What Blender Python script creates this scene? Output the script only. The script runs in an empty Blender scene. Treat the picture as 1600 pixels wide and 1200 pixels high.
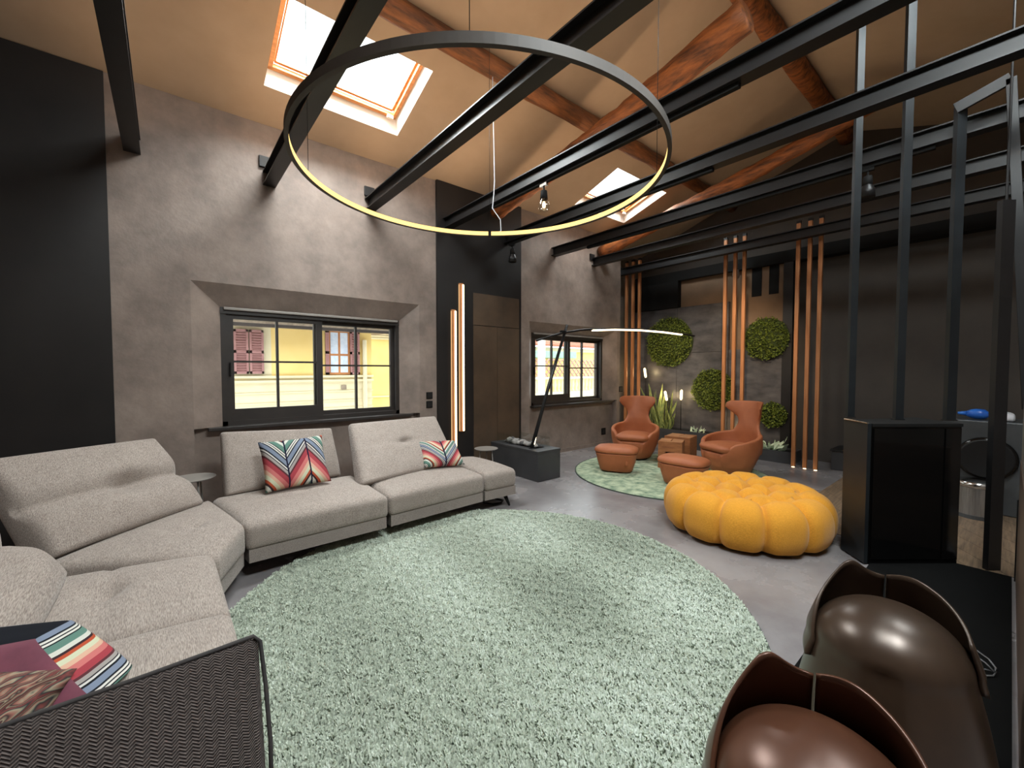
import bpy, bmesh, math, random
import numpy as np
from mathutils import Vector, Matrix
PI = math.pi
random.seed(7); RNG = np.random.default_rng(7)
SC = bpy.context.scene
COL = SC.collection

# ------------------------------------------------------------------ camera
FPX, CX, CY, EYE = 648.0, 800.0, 600.0, 1.6
PITCH = math.atan(23 / FPX); YAW = math.atan(780 / FPX)
_fh = np.array([math.cos(YAW), math.sin(YAW), 0]); _rt = np.array([math.sin(YAW), -math.cos(YAW), 0]); _uw = np.array([0, 0, 1.0])
_fw = _fh * math.cos(PITCH) - _uw * math.sin(PITCH); _up = _uw * math.cos(PITCH) + _fh * math.sin(PITCH)
_C = np.array([0, 0, EYE])
def _ray(u, v): return _fw + _rt * (u - CX) / FPX - _up * (v - CY) / FPX
# surveying helpers: the point of a known plane seen at a photograph pixel
def gz(u, v, z=0.0): d = _ray(u, v); return Vector(_C + d * ((z - EYE) / d[2]))
def gy(u, v, y): d = _ray(u, v); return Vector(_C + d * (y / d[1]))
def gx(u, v, x): d = _ray(u, v); return Vector(_C + d * (x / d[0]))
cam_d = bpy.data.cameras.new('camera'); cam = bpy.data.objects.new('camera', cam_d); COL.objects.link(cam)
cam.location = (0, 0, EYE)
cam.matrix_world = Matrix(((_rt[0], _up[0], -_fw[0], 0), (_rt[1], _up[1], -_fw[1], 0), (_rt[2], _up[2], -_fw[2], EYE), (0, 0, 0, 1)))
cam_d.sensor_fit = 'HORIZONTAL'; cam_d.sensor_width = 36.0; cam_d.lens = 36.0 * FPX / 1600.0
cam_d.clip_start = 0.05; cam_d.clip_end = 300
SC.camera = cam

# ------------------------------------------------------------------ world, light, exposure
w = bpy.data.worlds.new('overcast_sky'); SC.world = w; w.use_nodes = True
bg = w.node_tree.nodes['Background']; bg.inputs[0].default_value = (0.93, 0.97, 1.0, 1); bg.inputs[1].default_value = 3.7
SC.view_settings.view_transform = 'Standard'; SC.view_settings.look = 'None'
SC.view_settings.exposure = 0.0; SC.view_settings.gamma = 1.0; SC.view_settings.use_curve_mapping = False
SC.cycles.use_denoising = True
SC.cycles.max_bounces = 8; SC.cycles.diffuse_bounces = 4; SC.cycles.glossy_bounces = 4; SC.cycles.transparent_max_bounces = 12
SC.cycles.sample_clamp_indirect = 4.0; SC.cycles.caustics_reflective = False; SC.cycles.caustics_refractive = False
def area(name, loc, target, sx, sy, power, col=(1, 1, 1)):
    l = bpy.data.lights.new(name, 'AREA'); l.shape = 'RECTANGLE'; l.size = sx; l.size_y = sy; l.energy = power; l.color = col
    o = bpy.data.objects.new(name, l); COL.objects.link(o); o.location = loc
    o.rotation_euler = (Vector(target) - Vector(loc)).to_track_quat('-Z', 'Y').to_euler(); return o
def portal(name, loc, target, sx, sy):
    o = area(name, loc, target, sx, sy, 1); o.data.cycles.is_portal = True; return o
YW = 5.395; ZE = 4.325; SL = 0.33; YR = 1.83; ZR = ZE + SL * (YW - YR)
YB = 2 * YR - YW                                    # the back wall mirrors the window wall
def zc(y): return ZE + SL * (YW - y) if y >= YR else ZE + SL * (y - YB)
# added key light, set in two invented skylights of the unseen rear roof slope
area('skylight_boost', (1.35, -0.25, zc(-0.25) + 0.33), (1.75, 1.2, 0.0), 1.9, 1.2, 480, (0.92, 0.97, 1.0))
area('skylight_boost', (4.2, -0.25, zc(-0.25) + 0.33), (4.4, 1.2, 0.0), 1.5, 1.2, 145, (0.92, 0.97, 1.0))

# added area lights that boost the daylight of the two skylights in view
area('skylight_boost', (1.53, 4.48, zc(4.48) + 0.40), (1.75, 2.9, 0.0), 1.4, 0.85, 300, (0.95, 0.98, 1.0))
area('skylight_boost', (6.25, 4.50, zc(4.50) + 0.40), (6.0, 3.0, 0.0), 1.4, 0.85, 120, (0.95, 0.98, 1.0))
# warm LED strips lying on the beam tops wash the ceiling and the wall head
for _x, _p in ((-0.21, 5), (0.93, 13), (2.07, 13), (3.20, 12), (4.33, 11), (5.47, 6), (6.60, 3)):
    area('beam_top_uplight', (_x, 3.3, 3.84), (_x, 3.3, 6.0), 0.05, 3.8, _p, (1.0, 0.70, 0.44))
def spot_light(loc, target, power, size, col=(1.0, 0.78, 0.52)):
    l = bpy.data.lights.new('track_spot_beam', 'SPOT'); l.energy = power; l.color = col; l.spot_size = size; l.spot_blend = 0.8; l.shadow_soft_size = 0.05
    o = bpy.data.objects.new('track_spot_beam', l); COL.objects.link(o); o.location = loc; o.rotation_euler = (Vector(target) - Vector(loc)).to_track_quat('-Z', 'Y').to_euler()
spot_light((5.47, 2.3, 3.40), (8.2, 3.6, 1.6), 330, 1.0)
spot_light((5.47, 4.4, 3.40), (8.2, 5.0, 1.5), 160, 0.8)
# ------------------------------------------------------------------ materials
def new_mat(name):
    m = bpy.data.materials.new(name); m.use_nodes = True
    return m, m.node_tree.nodes, m.node_tree.links, m.node_tree.nodes['Principled BSDF']
def srgb(r, g, b):
    f = lambda c: (c / 255 / 12.92) if c / 255 <= 0.04045 else ((c / 255 + 0.055) / 1.055) ** 2.4
    return (f(r), f(g), f(b), 1)
def mat(name, c1, c2=None, rough=0.6, metal=0.0, scale=6.0, detail=4.0, bump=0.0, bscale=60.0, stretch=(1, 1, 1), spec=0.5, coord='Object', sheen=0.0, rvar=0.0):
    m, N, L, P = new_mat(name)
    P.inputs['Roughness'].default_value = rough; P.inputs['Metallic'].default_value = metal
    P.inputs['Specular IOR Level'].default_value = spec
    if sheen: P.inputs['Sheen Weight'].default_value = sheen
    tc = N.new('ShaderNodeTexCoord'); mp = N.new('ShaderNodeMapping'); mp.inputs['Scale'].default_value = stretch
    L.new(tc.outputs[coord], mp.inputs[0])
    c2 = c2 or c1
    nz = N.new('ShaderNodeTexNoise'); nz.inputs['Scale'].default_value = scale; nz.inputs['Detail'].default_value = detail; nz.inputs['Roughness'].default_value = 0.62
    L.new(mp.outputs[0], nz.inputs['Vector'])
    rp = N.new('ShaderNodeValToRGB'); rp.color_ramp.elements[0].position = 0.32; rp.color_ramp.elements[1].position = 0.68
    rp.color_ramp.elements[0].color = c1; rp.color_ramp.elements[1].color = c2
    L.new(nz.outputs['Fac'], rp.inputs[0]); L.new(rp.outputs[0], P.inputs['Base Color'])
    if rvar:
        mr = N.new('ShaderNodeMapRange'); mr.inputs[3].default_value = rough - rvar; mr.inputs[4].default_value = rough + rvar
        L.new(nz.outputs['Fac'], mr.inputs[0]); L.new(mr.outputs[0], P.inputs['Roughness'])
    if bump:
        n2 = N.new('ShaderNodeTexNoise'); n2.inputs['Scale'].default_value = bscale; n2.inputs['Detail'].default_value = 3
        L.new(mp.outputs[0], n2.inputs['Vector'])
        b = N.new('ShaderNodeBump'); b.inputs['Strength'].default_value = bump; b.inputs['Distance'].default_value = 0.01
        L.new(n2.outputs['Fac'], b.inputs['Height']); L.new(b.outputs[0], P.inputs['Normal'])
    return m
def weave(name, c1, c2, s=260.0, bump=0.35, rough=0.9):
    """cloth: two crossed thread waves over a slow tonal drift"""
    m, N, L, P = new_mat(name); P.inputs['Roughness'].default_value = rough; P.inputs['Specular IOR Level'].default_value = 0.2
    P.inputs['Sheen Weight'].default_value = 0.15
    tc = N.new('ShaderNodeTexCoord')
    n1 = N.new('ShaderNodeTexNoise'); n1.inputs['Scale'].default_value = 9; n1.inputs['Detail'].default_value = 5
    mp = N.new('ShaderNodeMapping'); mp.inputs['Scale'].default_value = (s * 1.6, s * 0.14, s * 0.45)
    n2 = N.new('ShaderNodeTexNoise'); n2.inputs['Scale'].default_value = 1.0; n2.inputs['Detail'].default_value = 2
    L.new(tc.outputs['Object'], n1.inputs['Vector']); L.new(tc.outputs['Object'], mp.inputs[0]); L.new(mp.outputs[0], n2.inputs['Vector'])
    mx = N.new('ShaderNodeMix'); mx.data_type = 'FLOAT'; mx.inputs[0].default_value = 0.88
    L.new(n1.outputs['Fac'], mx.inputs[2]); L.new(n2.outputs['Fac'], mx.inputs[3])
    rp = N.new('ShaderNodeValToRGB'); rp.color_ramp.elements[0].position = 0.36; rp.color_ramp.elements[1].position = 0.64
    rp.color_ramp.elements[0].color = c1; rp.color_ramp.elements[1].color = c2
    L.new(mx.outputs[0], rp.inputs[0]); L.new(rp.outputs[0], P.inputs['Base Color'])
    b = N.new('ShaderNodeBump'); b.inputs['Strength'].default_value = bump; b.inputs['Distance'].default_value = 0.003
    L.new(n2.outputs['Fac'], b.inputs['Height']); L.new(b.outputs[0], P.inputs['Normal'])
    return m
def herringbone(name, c1, c2, s=95.0):
    m, N, L, P = new_mat(name); P.inputs['Roughness'].default_value = 0.95; P.inputs['Specular IOR Level'].default_value = 0.15
    tc = N.new('ShaderNodeTexCoord'); sp = N.new('ShaderNodeSeparateXYZ'); L.new(tc.outputs['UV'], sp.inputs[0])
    def M(op, a, b=None):
        n = N.new('ShaderNodeMath'); n.operation = op
        for i, x in enumerate((a, b)):
            if x is None: continue
            if isinstance(x, (int, float)): n.inputs[i].default_value = x
            else: L.new(x, n.inputs[i])
        return n.outputs[0]
    zig = M('PINGPONG', M('MULTIPLY', sp.outputs[0], s), 1.0)
    t = M('ADD', M('MULTIPLY', sp.outputs[1], s), M('MULTIPLY', zig, 1.3))
    wv = M('SINE', M('MULTIPLY', t, 2 * PI)); nz = N.new('ShaderNodeTexNoise'); nz.inputs['Scale'].default_value = 60; L.new(tc.outputs['UV'], nz.inputs['Vector'])
    f = M('ADD', M('MULTIPLY', wv, 0.32), nz.outputs['Fac'])
    rp = N.new('ShaderNodeValToRGB'); rp.color_ramp.elements[0].position = 0.25; rp.color_ramp.elements[1].position = 0.8
    rp.color_ramp.elements[0].color = c1; rp.color_ramp.elements[1].color = c2
    L.new(f, rp.inputs[0]); L.new(rp.outputs[0], P.inputs['Base Color'])
    b = N.new('ShaderNodeBump'); b.inputs['Strength'].default_value = 0.8; b.inputs['Distance'].default_value = 0.004
    L.new(wv, b.inputs['Height']); L.new(b.outputs[0], P.inputs['Normal'])
    return m
STRIPES = [(0.00, (205, 205, 195)), (0.07, (96, 130, 118)), (0.17, (30, 34, 40)), (0.19, (215, 210, 200)), (0.22, (40, 40, 46)), (0.24, (210, 205, 196)),
           (0.27, (30, 32, 40)), (0.30, (120, 132, 156)), (0.39, (24, 26, 34)), (0.42, (205, 200, 195)), (0.45, (50, 45, 50)), (0.47, (160, 150, 145)),
           (0.53, (96, 45, 50)), (0.57, (176, 56, 66)), (0.67, (214, 108, 104)), (0.76, (222, 170, 140)), (0.83, (205, 206, 170)), (0.91, (196, 74, 40)), (0.96, (60, 40, 44))]
def mute(c):
    g = sum(c) / 3; return tuple(x * 0.80 + g * 0.20 for x in c)
def striped(name, bands=3, slope=0.55, freq=1.0, phase=0.0, line=True, horizontal=False):
    m, N, L, P = new_mat(name); P.inputs['Roughness'].default_value = 0.92; P.inputs['Specular IOR Level'].default_value = 0.15
    tc = N.new('ShaderNodeTexCoord'); sp = N.new('ShaderNodeSeparateXYZ'); L.new(tc.outputs['UV'], sp.inputs[0])
    def M(op, a, b=None):
        n = N.new('ShaderNodeMath'); n.operation = op
        for i, x in enumerate((a, b)):
            if x is None: continue
            if isinstance(x, (int, float)): n.inputs[i].default_value = x
            else: L.new(x, n.inputs[i])
        return n.outputs[0]
    u, v = sp.outputs[0], sp.outputs[1]
    if horizontal:
        t = M('FRACT', M('ADD', M('MULTIPLY', v, freq), phase))
    else:
        pp = M('PINGPONG', M('MULTIPLY', u, bands), 1.0)
        t = M('FRACT', M('ADD', M('SUBTRACT', M('MULTIPLY', v, -freq), M('MULTIPLY', pp, slope)), phase + 5.0))
    rp = N.new('ShaderNodeValToRGB'); rp.color_ramp.interpolation = 'CONSTANT'
    e = rp.color_ramp.elements
    e[0].position = 0.0; e[0].color = srgb(*STRIPES[0][1]); e[1].position = STRIPES[1][0]; e[1].color = srgb(*STRIPES[1][1])
    for p, c in STRIPES[2:]:
        k = e.new(p); k.color = srgb(*mute(c))
    L.new(t, rp.inputs[0]); out = rp.outputs[0]
    nz = N.new('ShaderNodeTexNoise'); nz.inputs['Scale'].default_value = 120; L.new(tc.outputs['UV'], nz.inputs['Vector'])
    mm = N.new('ShaderNodeMix'); mm.data_type = 'RGBA'; mm.blend_type = 'MULTIPLY'; mm.inputs[0].default_value = 0.25
    L.new(out, mm.inputs[6]); L.new(nz.outputs['Fac'], mm.inputs[7]); out = mm.outputs[2]
    if line and not horizontal:
        fr = M('FRACT', M('MULTIPLY', u, bands)); edge = M('LESS_THAN', fr, 0.07); inner = M('GREATER_THAN', u, 0.05)
        mx = N.new('ShaderNodeMix'); mx.data_type = 'RGBA'; L.new(M('MULTIPLY', edge, inner), mx.inputs[0]); L.new(out, mx.inputs[6]); mx.inputs[7].default_value = srgb(28, 26, 48); out = mx.outputs[2]
    L.new(out, P.inputs['Base Color'])
    b = N.new('ShaderNodeBump'); b.inputs['Strength'].default_value = 0.3; L.new(nz.outputs['Fac'], b.inputs['Height']); L.new(b.outputs[0], P.inputs['Normal'])
    return m
def emit(name, col, s):
    m = bpy.data.materials.new(name); m.use_nodes = True; N = m.node_tree.nodes; L = m.node_tree.links
    N.clear(); e = N.new('ShaderNodeEmission'); e.inputs[0].default_value = (*col, 1); e.inputs[1].default_value = s
    o = N.new('ShaderNodeOutputMaterial'); L.new(e.outputs[0], o.inputs[0]); return m
def thin_glass(name, gloss=0.06, tint=(0.97, 0.99, 0.98, 1)):
    m = bpy.data.materials.new(name); m.use_nodes = True; N = m.node_tree.nodes; L = m.node_tree.links
    N.clear(); t = N.new('ShaderNodeBsdfTransparent'); t.inputs[0].default_value = tint; g = N.new('ShaderNodeBsdfGlossy'); g.inputs['Roughness'].default_value = 0.02
    x = N.new('ShaderNodeMixShader'); x.inputs[0].default_value = gloss; o = N.new('ShaderNodeOutputMaterial')
    L.new(t.outputs[0], x.inputs[1]); L.new(g.outputs[0], x.inputs[2]); L.new(x.outputs[0], o.inputs[0]); return m

M = {}
M['plaster'] = mat('grey_trowelled_plaster', srgb(116, 103, 95), srgb(148, 132, 122), rough=0.5, scale=3.2, detail=9, bump=0.25, bscale=22, spec=0.4)
M['alcove'] = mat('alcove_plaster', srgb(96, 90, 84), srgb(120, 111, 103), rough=0.6, scale=2.6, detail=9, bump=0.25, bscale=22)
M['ceil'] = mat('tan_ceiling_paint', srgb(170, 150, 130), srgb(178, 158, 138), rough=0.9, scale=2, spec=0.2)
M['white_reveal'] = mat('white_reveal_paint', srgb(232, 226, 218), srgb(238, 232, 224), rough=0.8)
M['black_panel'] = mat('black_steel_cladding', srgb(34, 32, 32), srgb(44, 41, 40), rough=0.42, metal=0.3, scale=1.2, detail=6, spec=0.4)
M['rust_panel'] = mat('oxidised_brown_panel', srgb(66, 54, 44), srgb(92, 74, 58), rough=0.4, metal=0.15, scale=1.6, detail=8)
M['steel'] = mat('black_painted_steel', srgb(22, 21, 22), srgb(29, 28, 29), rough=0.42, metal=0.2, scale=3)
M['post'] = mat('blued_steel', srgb(28, 31, 34), srgb(38, 42, 45), rough=0.45, metal=0.3, scale=3)
M['ring_metal'] = mat('dark_bronze_ring', srgb(48, 40, 34), srgb(56, 46, 38), rough=0.65)
M['black'] = mat('matt_black', srgb(14, 13, 13), srgb(19, 18, 17), rough=0.75, spec=0.25)
M['deck'] = mat('deep_black_mat', srgb(7, 7, 7), srgb(10, 10, 10), rough=0.9, spec=0.12)
M['gloss_black'] = mat('gloss_black', srgb(8, 8, 8), srgb(12, 11, 11), rough=0.12)
M['floor'] = mat('poured_grey_floor', srgb(112, 107, 108), srgb(146, 141, 141), rough=0.27, scale=1.3, detail=8, bump=0.06, bscale=9, rvar=0.05, spec=0.6)
M['plank'] = mat('oak_plank', srgb(92, 76, 62), srgb(142, 118, 94), rough=0.45, scale=7, detail=6, stretch=(0.6, 9, 9))
M['mdf'] = mat('dark_brown_wall', srgb(60, 53, 48), srgb(72, 64, 57), rough=0.7, scale=1.4, detail=6)
M['upper'] = mat('brown_upper_wall', srgb(112, 88, 66), srgb(128, 100, 76), rough=0.7, scale=2)
M['slate'] = mat('grey_oxide_slab', srgb(54, 52, 54), srgb(96, 92, 92), rough=0.38, scale=2.4, detail=9, bump=0.12, bscale=16, stretch=(1, 1, 2.4))
M['log'] = mat('old_chestnut_log', srgb(62, 32, 15), srgb(168, 98, 48), rough=0.6, scale=6, detail=9, bump=0.7, bscale=24, stretch=(3, 0.5, 3))
M['purlin'] = mat('old_dark_purlin', srgb(54, 30, 16), srgb(136, 82, 42), rough=0.6, scale=6, detail=9, bump=0.6, bscale=24, stretch=(0.5, 3, 3))
M['pine'] = mat('varnished_pine', srgb(182, 112, 58), srgb(206, 140, 80), rough=0.4, scale=6, stretch=(1, 6, 6))
M['copper'] = mat('copper_brown_slat', srgb(168, 108, 66), srgb(192, 130, 84), rough=0.45, metal=0.2, scale=5, stretch=(6, 6, 0.5))
M['frame'] = mat('dark_brown_window_frame', srgb(38, 33, 31), srgb(46, 40, 37), rough=0.45, scale=6)
M['glass'] = thin_glass('window_glass', 0.05)
M['screen'] = thin_glass('fire_screen_glass', 0.12)
M['sofa'] = weave('greige_sofa_cloth', srgb(124, 113, 106), srgb(172, 160, 151))
M['sofa_dark'] = weave('sofa_base_cloth', srgb(122, 112, 106), srgb(154, 144, 137))
M['herring'] = herringbone('charcoal_herringbone', srgb(58, 52, 51), srgb(112, 101, 97), s=62)
M['piping'] = mat('dark_piping', srgb(42, 38, 38), srgb(52, 47, 46), rough=0.8)
M['leather'] = mat('cognac_leather', srgb(156, 88, 54), srgb(174, 102, 64), rough=0.55, scale=3, bump=0.12, bscale=140, spec=0.4)
M['mustard'] = weave('mustard_knit', srgb(196, 132, 38), srgb(222, 156, 54), s=420, bump=0.25)
M['cube_wood'] = mat('cedar_block', srgb(132, 78, 44), srgb(168, 106, 62), rough=0.55, scale=5, detail=7, stretch=(1, 1, 5), bump=0.1)
M['bronze'] = mat('bronzed_leather', srgb(70, 42, 29), srgb(92, 56, 38), rough=0.34, metal=0.35, scale=2.2, detail=4, spec=0.6)
M['bronze_dark'] = mat('dark_bronzed_leather', srgb(56, 43, 34), srgb(74, 56, 43), rough=0.32, metal=0.4, scale=2.2, detail=4, spec=0.6)
M['stone'] = mat('pale_fire_stone', srgb(122, 118, 115), srgb(176, 172, 168), rough=0.8, scale=9, bump=0.3)
M['stone_grey'] = mat('mid_grey_fire_stone', srgb(62, 61, 62), srgb(100, 97, 96), rough=0.8, scale=9, bump=0.3)
M['table_grey'] = mat('grey_lacquer', srgb(128, 122, 116), srgb(140, 134, 128), rough=0.4)
M['box'] = mat('anthracite_box', srgb(58, 58, 60), srgb(72, 72, 74), rough=0.4, scale=2, metal=0.2)
M['leaf'] = mat('moss_green', srgb(64, 80, 20), srgb(122, 134, 46), rough=0.7, scale=26, detail=2)
M['blade'] = mat('sword_leaf_green', srgb(64, 92, 52), srgb(164, 168, 96), rough=0.5, scale=9, stretch=(5, 5, 1))
M['pale_leaf'] = mat('pale_leaf_green', srgb(150, 172, 140), srgb(196, 208, 182), rough=0.6, scale=12)
M['led'] = emit('warm_led', (1.0, 0.66, 0.22), 2.0)
M['led_bar'] = emit('warm_led_bar', (1.0, 0.78, 0.50), 5.0)
M['glow_fill'] = emit('side_glow_fill', (1.0, 0.60, 0.28), 0.9)  # orange emission standing in for light spilling beside the bars
M['reed_glow'] = emit('reed_glow', (1.0, 0.80, 0.42), 4.0)
M['bulb'] = emit('filament', (1.0, 0.72, 0.42), 4.0)
M['chrome'] = mat('chrome', srgb(200, 200, 200), srgb(210, 210, 210), rough=0.16, metal=1.0)
M['brushed'] = mat('brushed_steel', srgb(150, 150, 150), srgb(180, 180, 180), rough=0.35, metal=0.9, stretch=(30, 30, 1))
M['appliance'] = mat('dark_grey_enamel', srgb(66, 68, 70), srgb(74, 76, 78), rough=0.35)
M['blue'] = mat('blue_plastic', srgb(30, 88, 190), srgb(60, 130, 225), rough=0.3, scale=8)
M['white'] = mat('white_cloth', srgb(214, 214, 220), srgb(228, 228, 232), rough=0.8)
M['cord'] = mat('grey_cord', srgb(96, 96, 98), srgb(110, 110, 112), rough=0.5)
M['side_panel'] = mat('brown_sheen_panel', srgb(96, 82, 74), srgb(124, 106, 94), rough=0.3, scale=1.2, detail=3, stretch=(0.3, 1, 5))
M['rugbase'] = mat('sage_rug_backing', srgb(140, 152, 134), srgb(160, 172, 154), rough=1.0, scale=3)
M['rug_hem'] = mat('dark_rug_hem', srgb(52, 62, 54), srgb(60, 70, 62), rough=1.0)
M['rug2'] = mat('mottled_green_rug', srgb(106, 128, 108), srgb(190, 198, 168), rough=1.0, scale=9, detail=8, bump=0.8, bscale=70, spec=0.1)
M['yellow_wall'] = mat('yellow_render', srgb(238, 206, 128), srgb(244, 214, 140), rough=0.9, scale=2)
M['cream_wall'] = mat('cream_render', srgb(222, 210, 174), srgb(228, 217, 184), rough=0.9, scale=2)
M['shutter'] = mat('mauve_shutter', srgb(158, 112, 110), srgb(170, 124, 120), rough=0.7, scale=4)
M['roof_tile'] = mat('terracotta', srgb(158, 96, 74), srgb(186, 122, 96), rough=0.9, scale=8)
M['eave_soffit'] = mat('grey_brown_eave', srgb(128, 112, 96), srgb(164, 148, 128), rough=0.9, scale=12)
M['ext_wood'] = mat('exterior_window_wood', srgb(176, 112, 62), srgb(196, 132, 78), rough=0.7)
M['curtain'] = mat('lace_curtain', srgb(190, 206, 226), srgb(222, 230, 240), rough=0.9, scale=14)
M['street'] = mat('grey_street', srgb(140, 138, 134), srgb(158, 156, 150), rough=0.95)
M['ext_green'] = mat('pale_green_awning', srgb(150, 190, 168), srgb(166, 204, 182), rough=0.9)
M['trellis'] = mat('trellis_wood', srgb(176, 140, 132), srgb(196, 160, 150), rough=0.9)
M['white_paint'] = mat('white_drainpipe', srgb(226, 226, 222), srgb(236, 236, 232), rough=0.6)

# rug pile: colour per tuft
def pile_mat():
    m, N, L, P = new_mat('sage_pile'); P.inputs['Roughness'].default_value = 1.0; P.inputs['Specular IOR Level'].default_value = 0.1
    P.inputs['Sheen Weight'].default_value = 0.2
    a = N.new('ShaderNodeAttribute'); a.attribute_name = 'tone'
    rp = N.new('ShaderNodeValToRGB'); e = rp.color_ramp.elements
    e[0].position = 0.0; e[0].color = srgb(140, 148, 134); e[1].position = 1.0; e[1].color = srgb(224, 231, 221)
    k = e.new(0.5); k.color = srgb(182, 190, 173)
    L.new(a.outputs['Fac'], rp.inputs[0]); L.new(rp.outputs[0], P.inputs['Base Color']); return m
M['pile'] = pile_mat()
def kilim():
    m, N, L, P = new_mat('kilim_cloth'); P.inputs['Roughness'].default_value = 0.95
    tc = N.new('ShaderNodeTexCoord'); mp = N.new('ShaderNodeMapping'); mp.inputs['Scale'].default_value = (4, 2.6, 1); mp.inputs['Rotation'].default_value = (0, 0, 0.7)
    L.new(tc.outputs['UV'], mp.inputs[0])
    v = N.new('ShaderNodeTexVoronoi'); v.feature = 'F1'; v.distance = 'MANHATTAN'; v.inputs['Scale'].default_value = 1.6; L.new(mp.outputs[0], v.inputs['Vector'])
    wv = N.new('ShaderNodeTexWave'); wv.inputs['Scale'].default_value = 0.9; wv.inputs['Distortion'].default_value = 2.5; wv.inputs['Detail Scale'].default_value = 2; L.new(mp.outputs[0], wv.inputs['Vector'])
    mx = N.new('ShaderNodeMath'); mx.operation = 'ADD'; L.new(v.outputs['Distance'], mx.inputs[0]); L.new(wv.outputs['Fac'], mx.inputs[1])
    fr = N.new('ShaderNodeMath'); fr.operation = 'FRACT'; L.new(mx.outputs[0], fr.inputs[0])
    rp = N.new('ShaderNodeValToRGB'); e = rp.color_ramp.elements
    e[0].position = 0; e[0].color = srgb(60, 40, 38); e[1].position = 1; e[1].color = srgb(150, 134, 112)
    for p, c in ((0.2, (118, 58, 54)), (0.4, (36, 44, 44)), (0.55, (150, 138, 116)), (0.75, (140, 90, 78)), (0.88, (50, 36, 36))):
        k = e.new(p); k.color = srgb(*c)
    L.new(fr.outputs[0], rp.inputs[0]); L.new(rp.outputs[0], P.inputs['Base Color'])
    b = N.new('ShaderNodeBump'); b.inputs['Strength'].default_value = 0.6; b.inputs['Distance'].default_value = 0.01; L.new(fr.outputs[0], b.inputs['Height']); L.new(b.outputs[0], P.inputs['Normal'])
    return m
M['kilim'] = kilim()
M['stripeA'] = striped('chevron_striped_cloth', 3, 0.42, 0.80, 0.12)
M['stripeB'] = striped('crossed_striped_cloth', 2, 0.9, 1.2, 0.35)
M['stripeC'] = striped('striped_edge_cloth', freq=1.3, phase=0.1, horizontal=True)
M['magenta'] = mat('plum_velvet', srgb(92, 44, 58), srgb(112, 54, 70), rough=0.9, scale=8, sheen=0.3)

# ------------------------------------------------------------------ builders
OFF = {}
def tag(o, label=None, cat=None, group=None, kind=None):
    if label: o['label'] = label
    if cat: o['category'] = cat
    if group: o['group'] = group
    if kind: o['kind'] = kind
    return o
def thing(name, label, cat, loc, group=None, rz=0.0, world=True):
    """Empty at the base of a thing. world=True: its parts are given in room coordinates."""
    o = bpy.data.objects.new(name, None); COL.objects.link(o); o.location = loc; o.rotation_euler = (0, 0, rz); o.empty_display_size = 0.1
    OFF[o.name] = Vector(loc) if world else Vector((0, 0, 0)); return tag(o, label, cat, group)
def link(name, me, m, parent=None, smooth=False, origin=None):
    if m is not None:
        for k in (m if isinstance(m, (list, tuple)) else [m]): me.materials.append(k)
    if smooth: me.polygons.foreach_set('use_smooth', [True] * len(me.polygons))
    o = bpy.data.objects.new(name, me); COL.objects.link(o)
    if parent is not None:
        o.parent = parent; off = OFF.get(parent.name, Vector((0, 0, 0)))
        if off.length: me.transform(Matrix.Translation(-off))
        OFF[o.name] = off
    else:
        if origin is None:
            n = len(me.vertices); c = np.empty(n * 3); me.vertices.foreach_get('co', c); c = c.reshape(-1, 3)
            lo, hi = c.min(0), c.max(0); origin = Vector(((lo[0] + hi[0]) / 2, (lo[1] + hi[1]) / 2, lo[2]))
        me.transform(Matrix.Translation(-Vector(origin))); o.location = origin; OFF[o.name] = Vector(origin)
    return o
def bobj(name, bm, m, parent=None, smooth=False, origin=None):
    bmesh.ops.recalc_face_normals(bm, faces=bm.faces)
    me = bpy.data.meshes.new(name); bm.to_mesh(me); bm.free(); return link(name, me, m, parent, smooth, origin)
def pobj(name, V, F, m, parent=None, smooth=False, origin=None):
    me = bpy.data.meshes.new(name); me.from_pydata([tuple(v) for v in V], [], F); me.update(); return link(name, me, m, parent, smooth, origin)
def struct(name, bm, m, parent=None, smooth=False):
    o = bobj(name, bm, m, parent, smooth)
    if parent is None: o['kind'] = 'structure'
    return o
HEXF = [(0, 3, 2, 1), (4, 5, 6, 7), (0, 1, 5, 4), (1, 2, 6, 5), (2, 3, 7, 6), (3, 0, 4, 7)]
def add_hex(bm, c8, bevel=0.0, segs=2):
    vs = [bm.verts.new(c) for c in c8]; fs = [bm.faces.new([vs[i] for i in f]) for f in HEXF]
    if bevel > 0:
        es = list({e for f in fs for e in f.edges}); bmesh.ops.bevel(bm, geom=es, offset=bevel, segments=segs, profile=0.5, affect='EDGES')
def add_box(bm, x0, x1, y0, y1, z0, z1, bevel=0.0):
    add_hex(bm, [(x0, y0, z0), (x1, y0, z0), (x1, y1, z0), (x0, y1, z0), (x0, y0, z1), (x1, y0, z1), (x1, y1, z1), (x0, y1, z1)], bevel)
def box(x0, x1, y0, y1, z0, z1, bevel=0.0):
    bm = bmesh.new(); add_box(bm, x0, x1, y0, y1, z0, z1, bevel); return bm
def frame_of(p0, p1, up=(0, 0, 1)):
    d = (Vector(p1) - Vector(p0)).normalized(); s = d.cross(Vector(up))
    if s.length < 1e-4: s = d.cross(Vector((0, 1, 0)))
    s.normalize(); return d, s, s.cross(d).normalized()
def add_bar(bm, p0, p1, wd, ht, up=(0, 0, 1), bevel=0.0):
    d, s, u = frame_of(p0, p1, up); p0, p1 = Vector(p0), Vector(p1); a, b = s * wd / 2, u * ht / 2
    add_hex(bm, [p0 - a - b, p0 + a - b, p1 + a - b, p1 - a - b, p0 - a + b, p0 + a + b, p1 + a + b, p1 - a + b], bevel)
def bar(p0, p1, wd, ht, up=(0, 0, 1), bevel=0.0):
    bm = bmesh.new(); add_bar(bm, p0, p1, wd, ht, up, bevel); return bm
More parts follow.
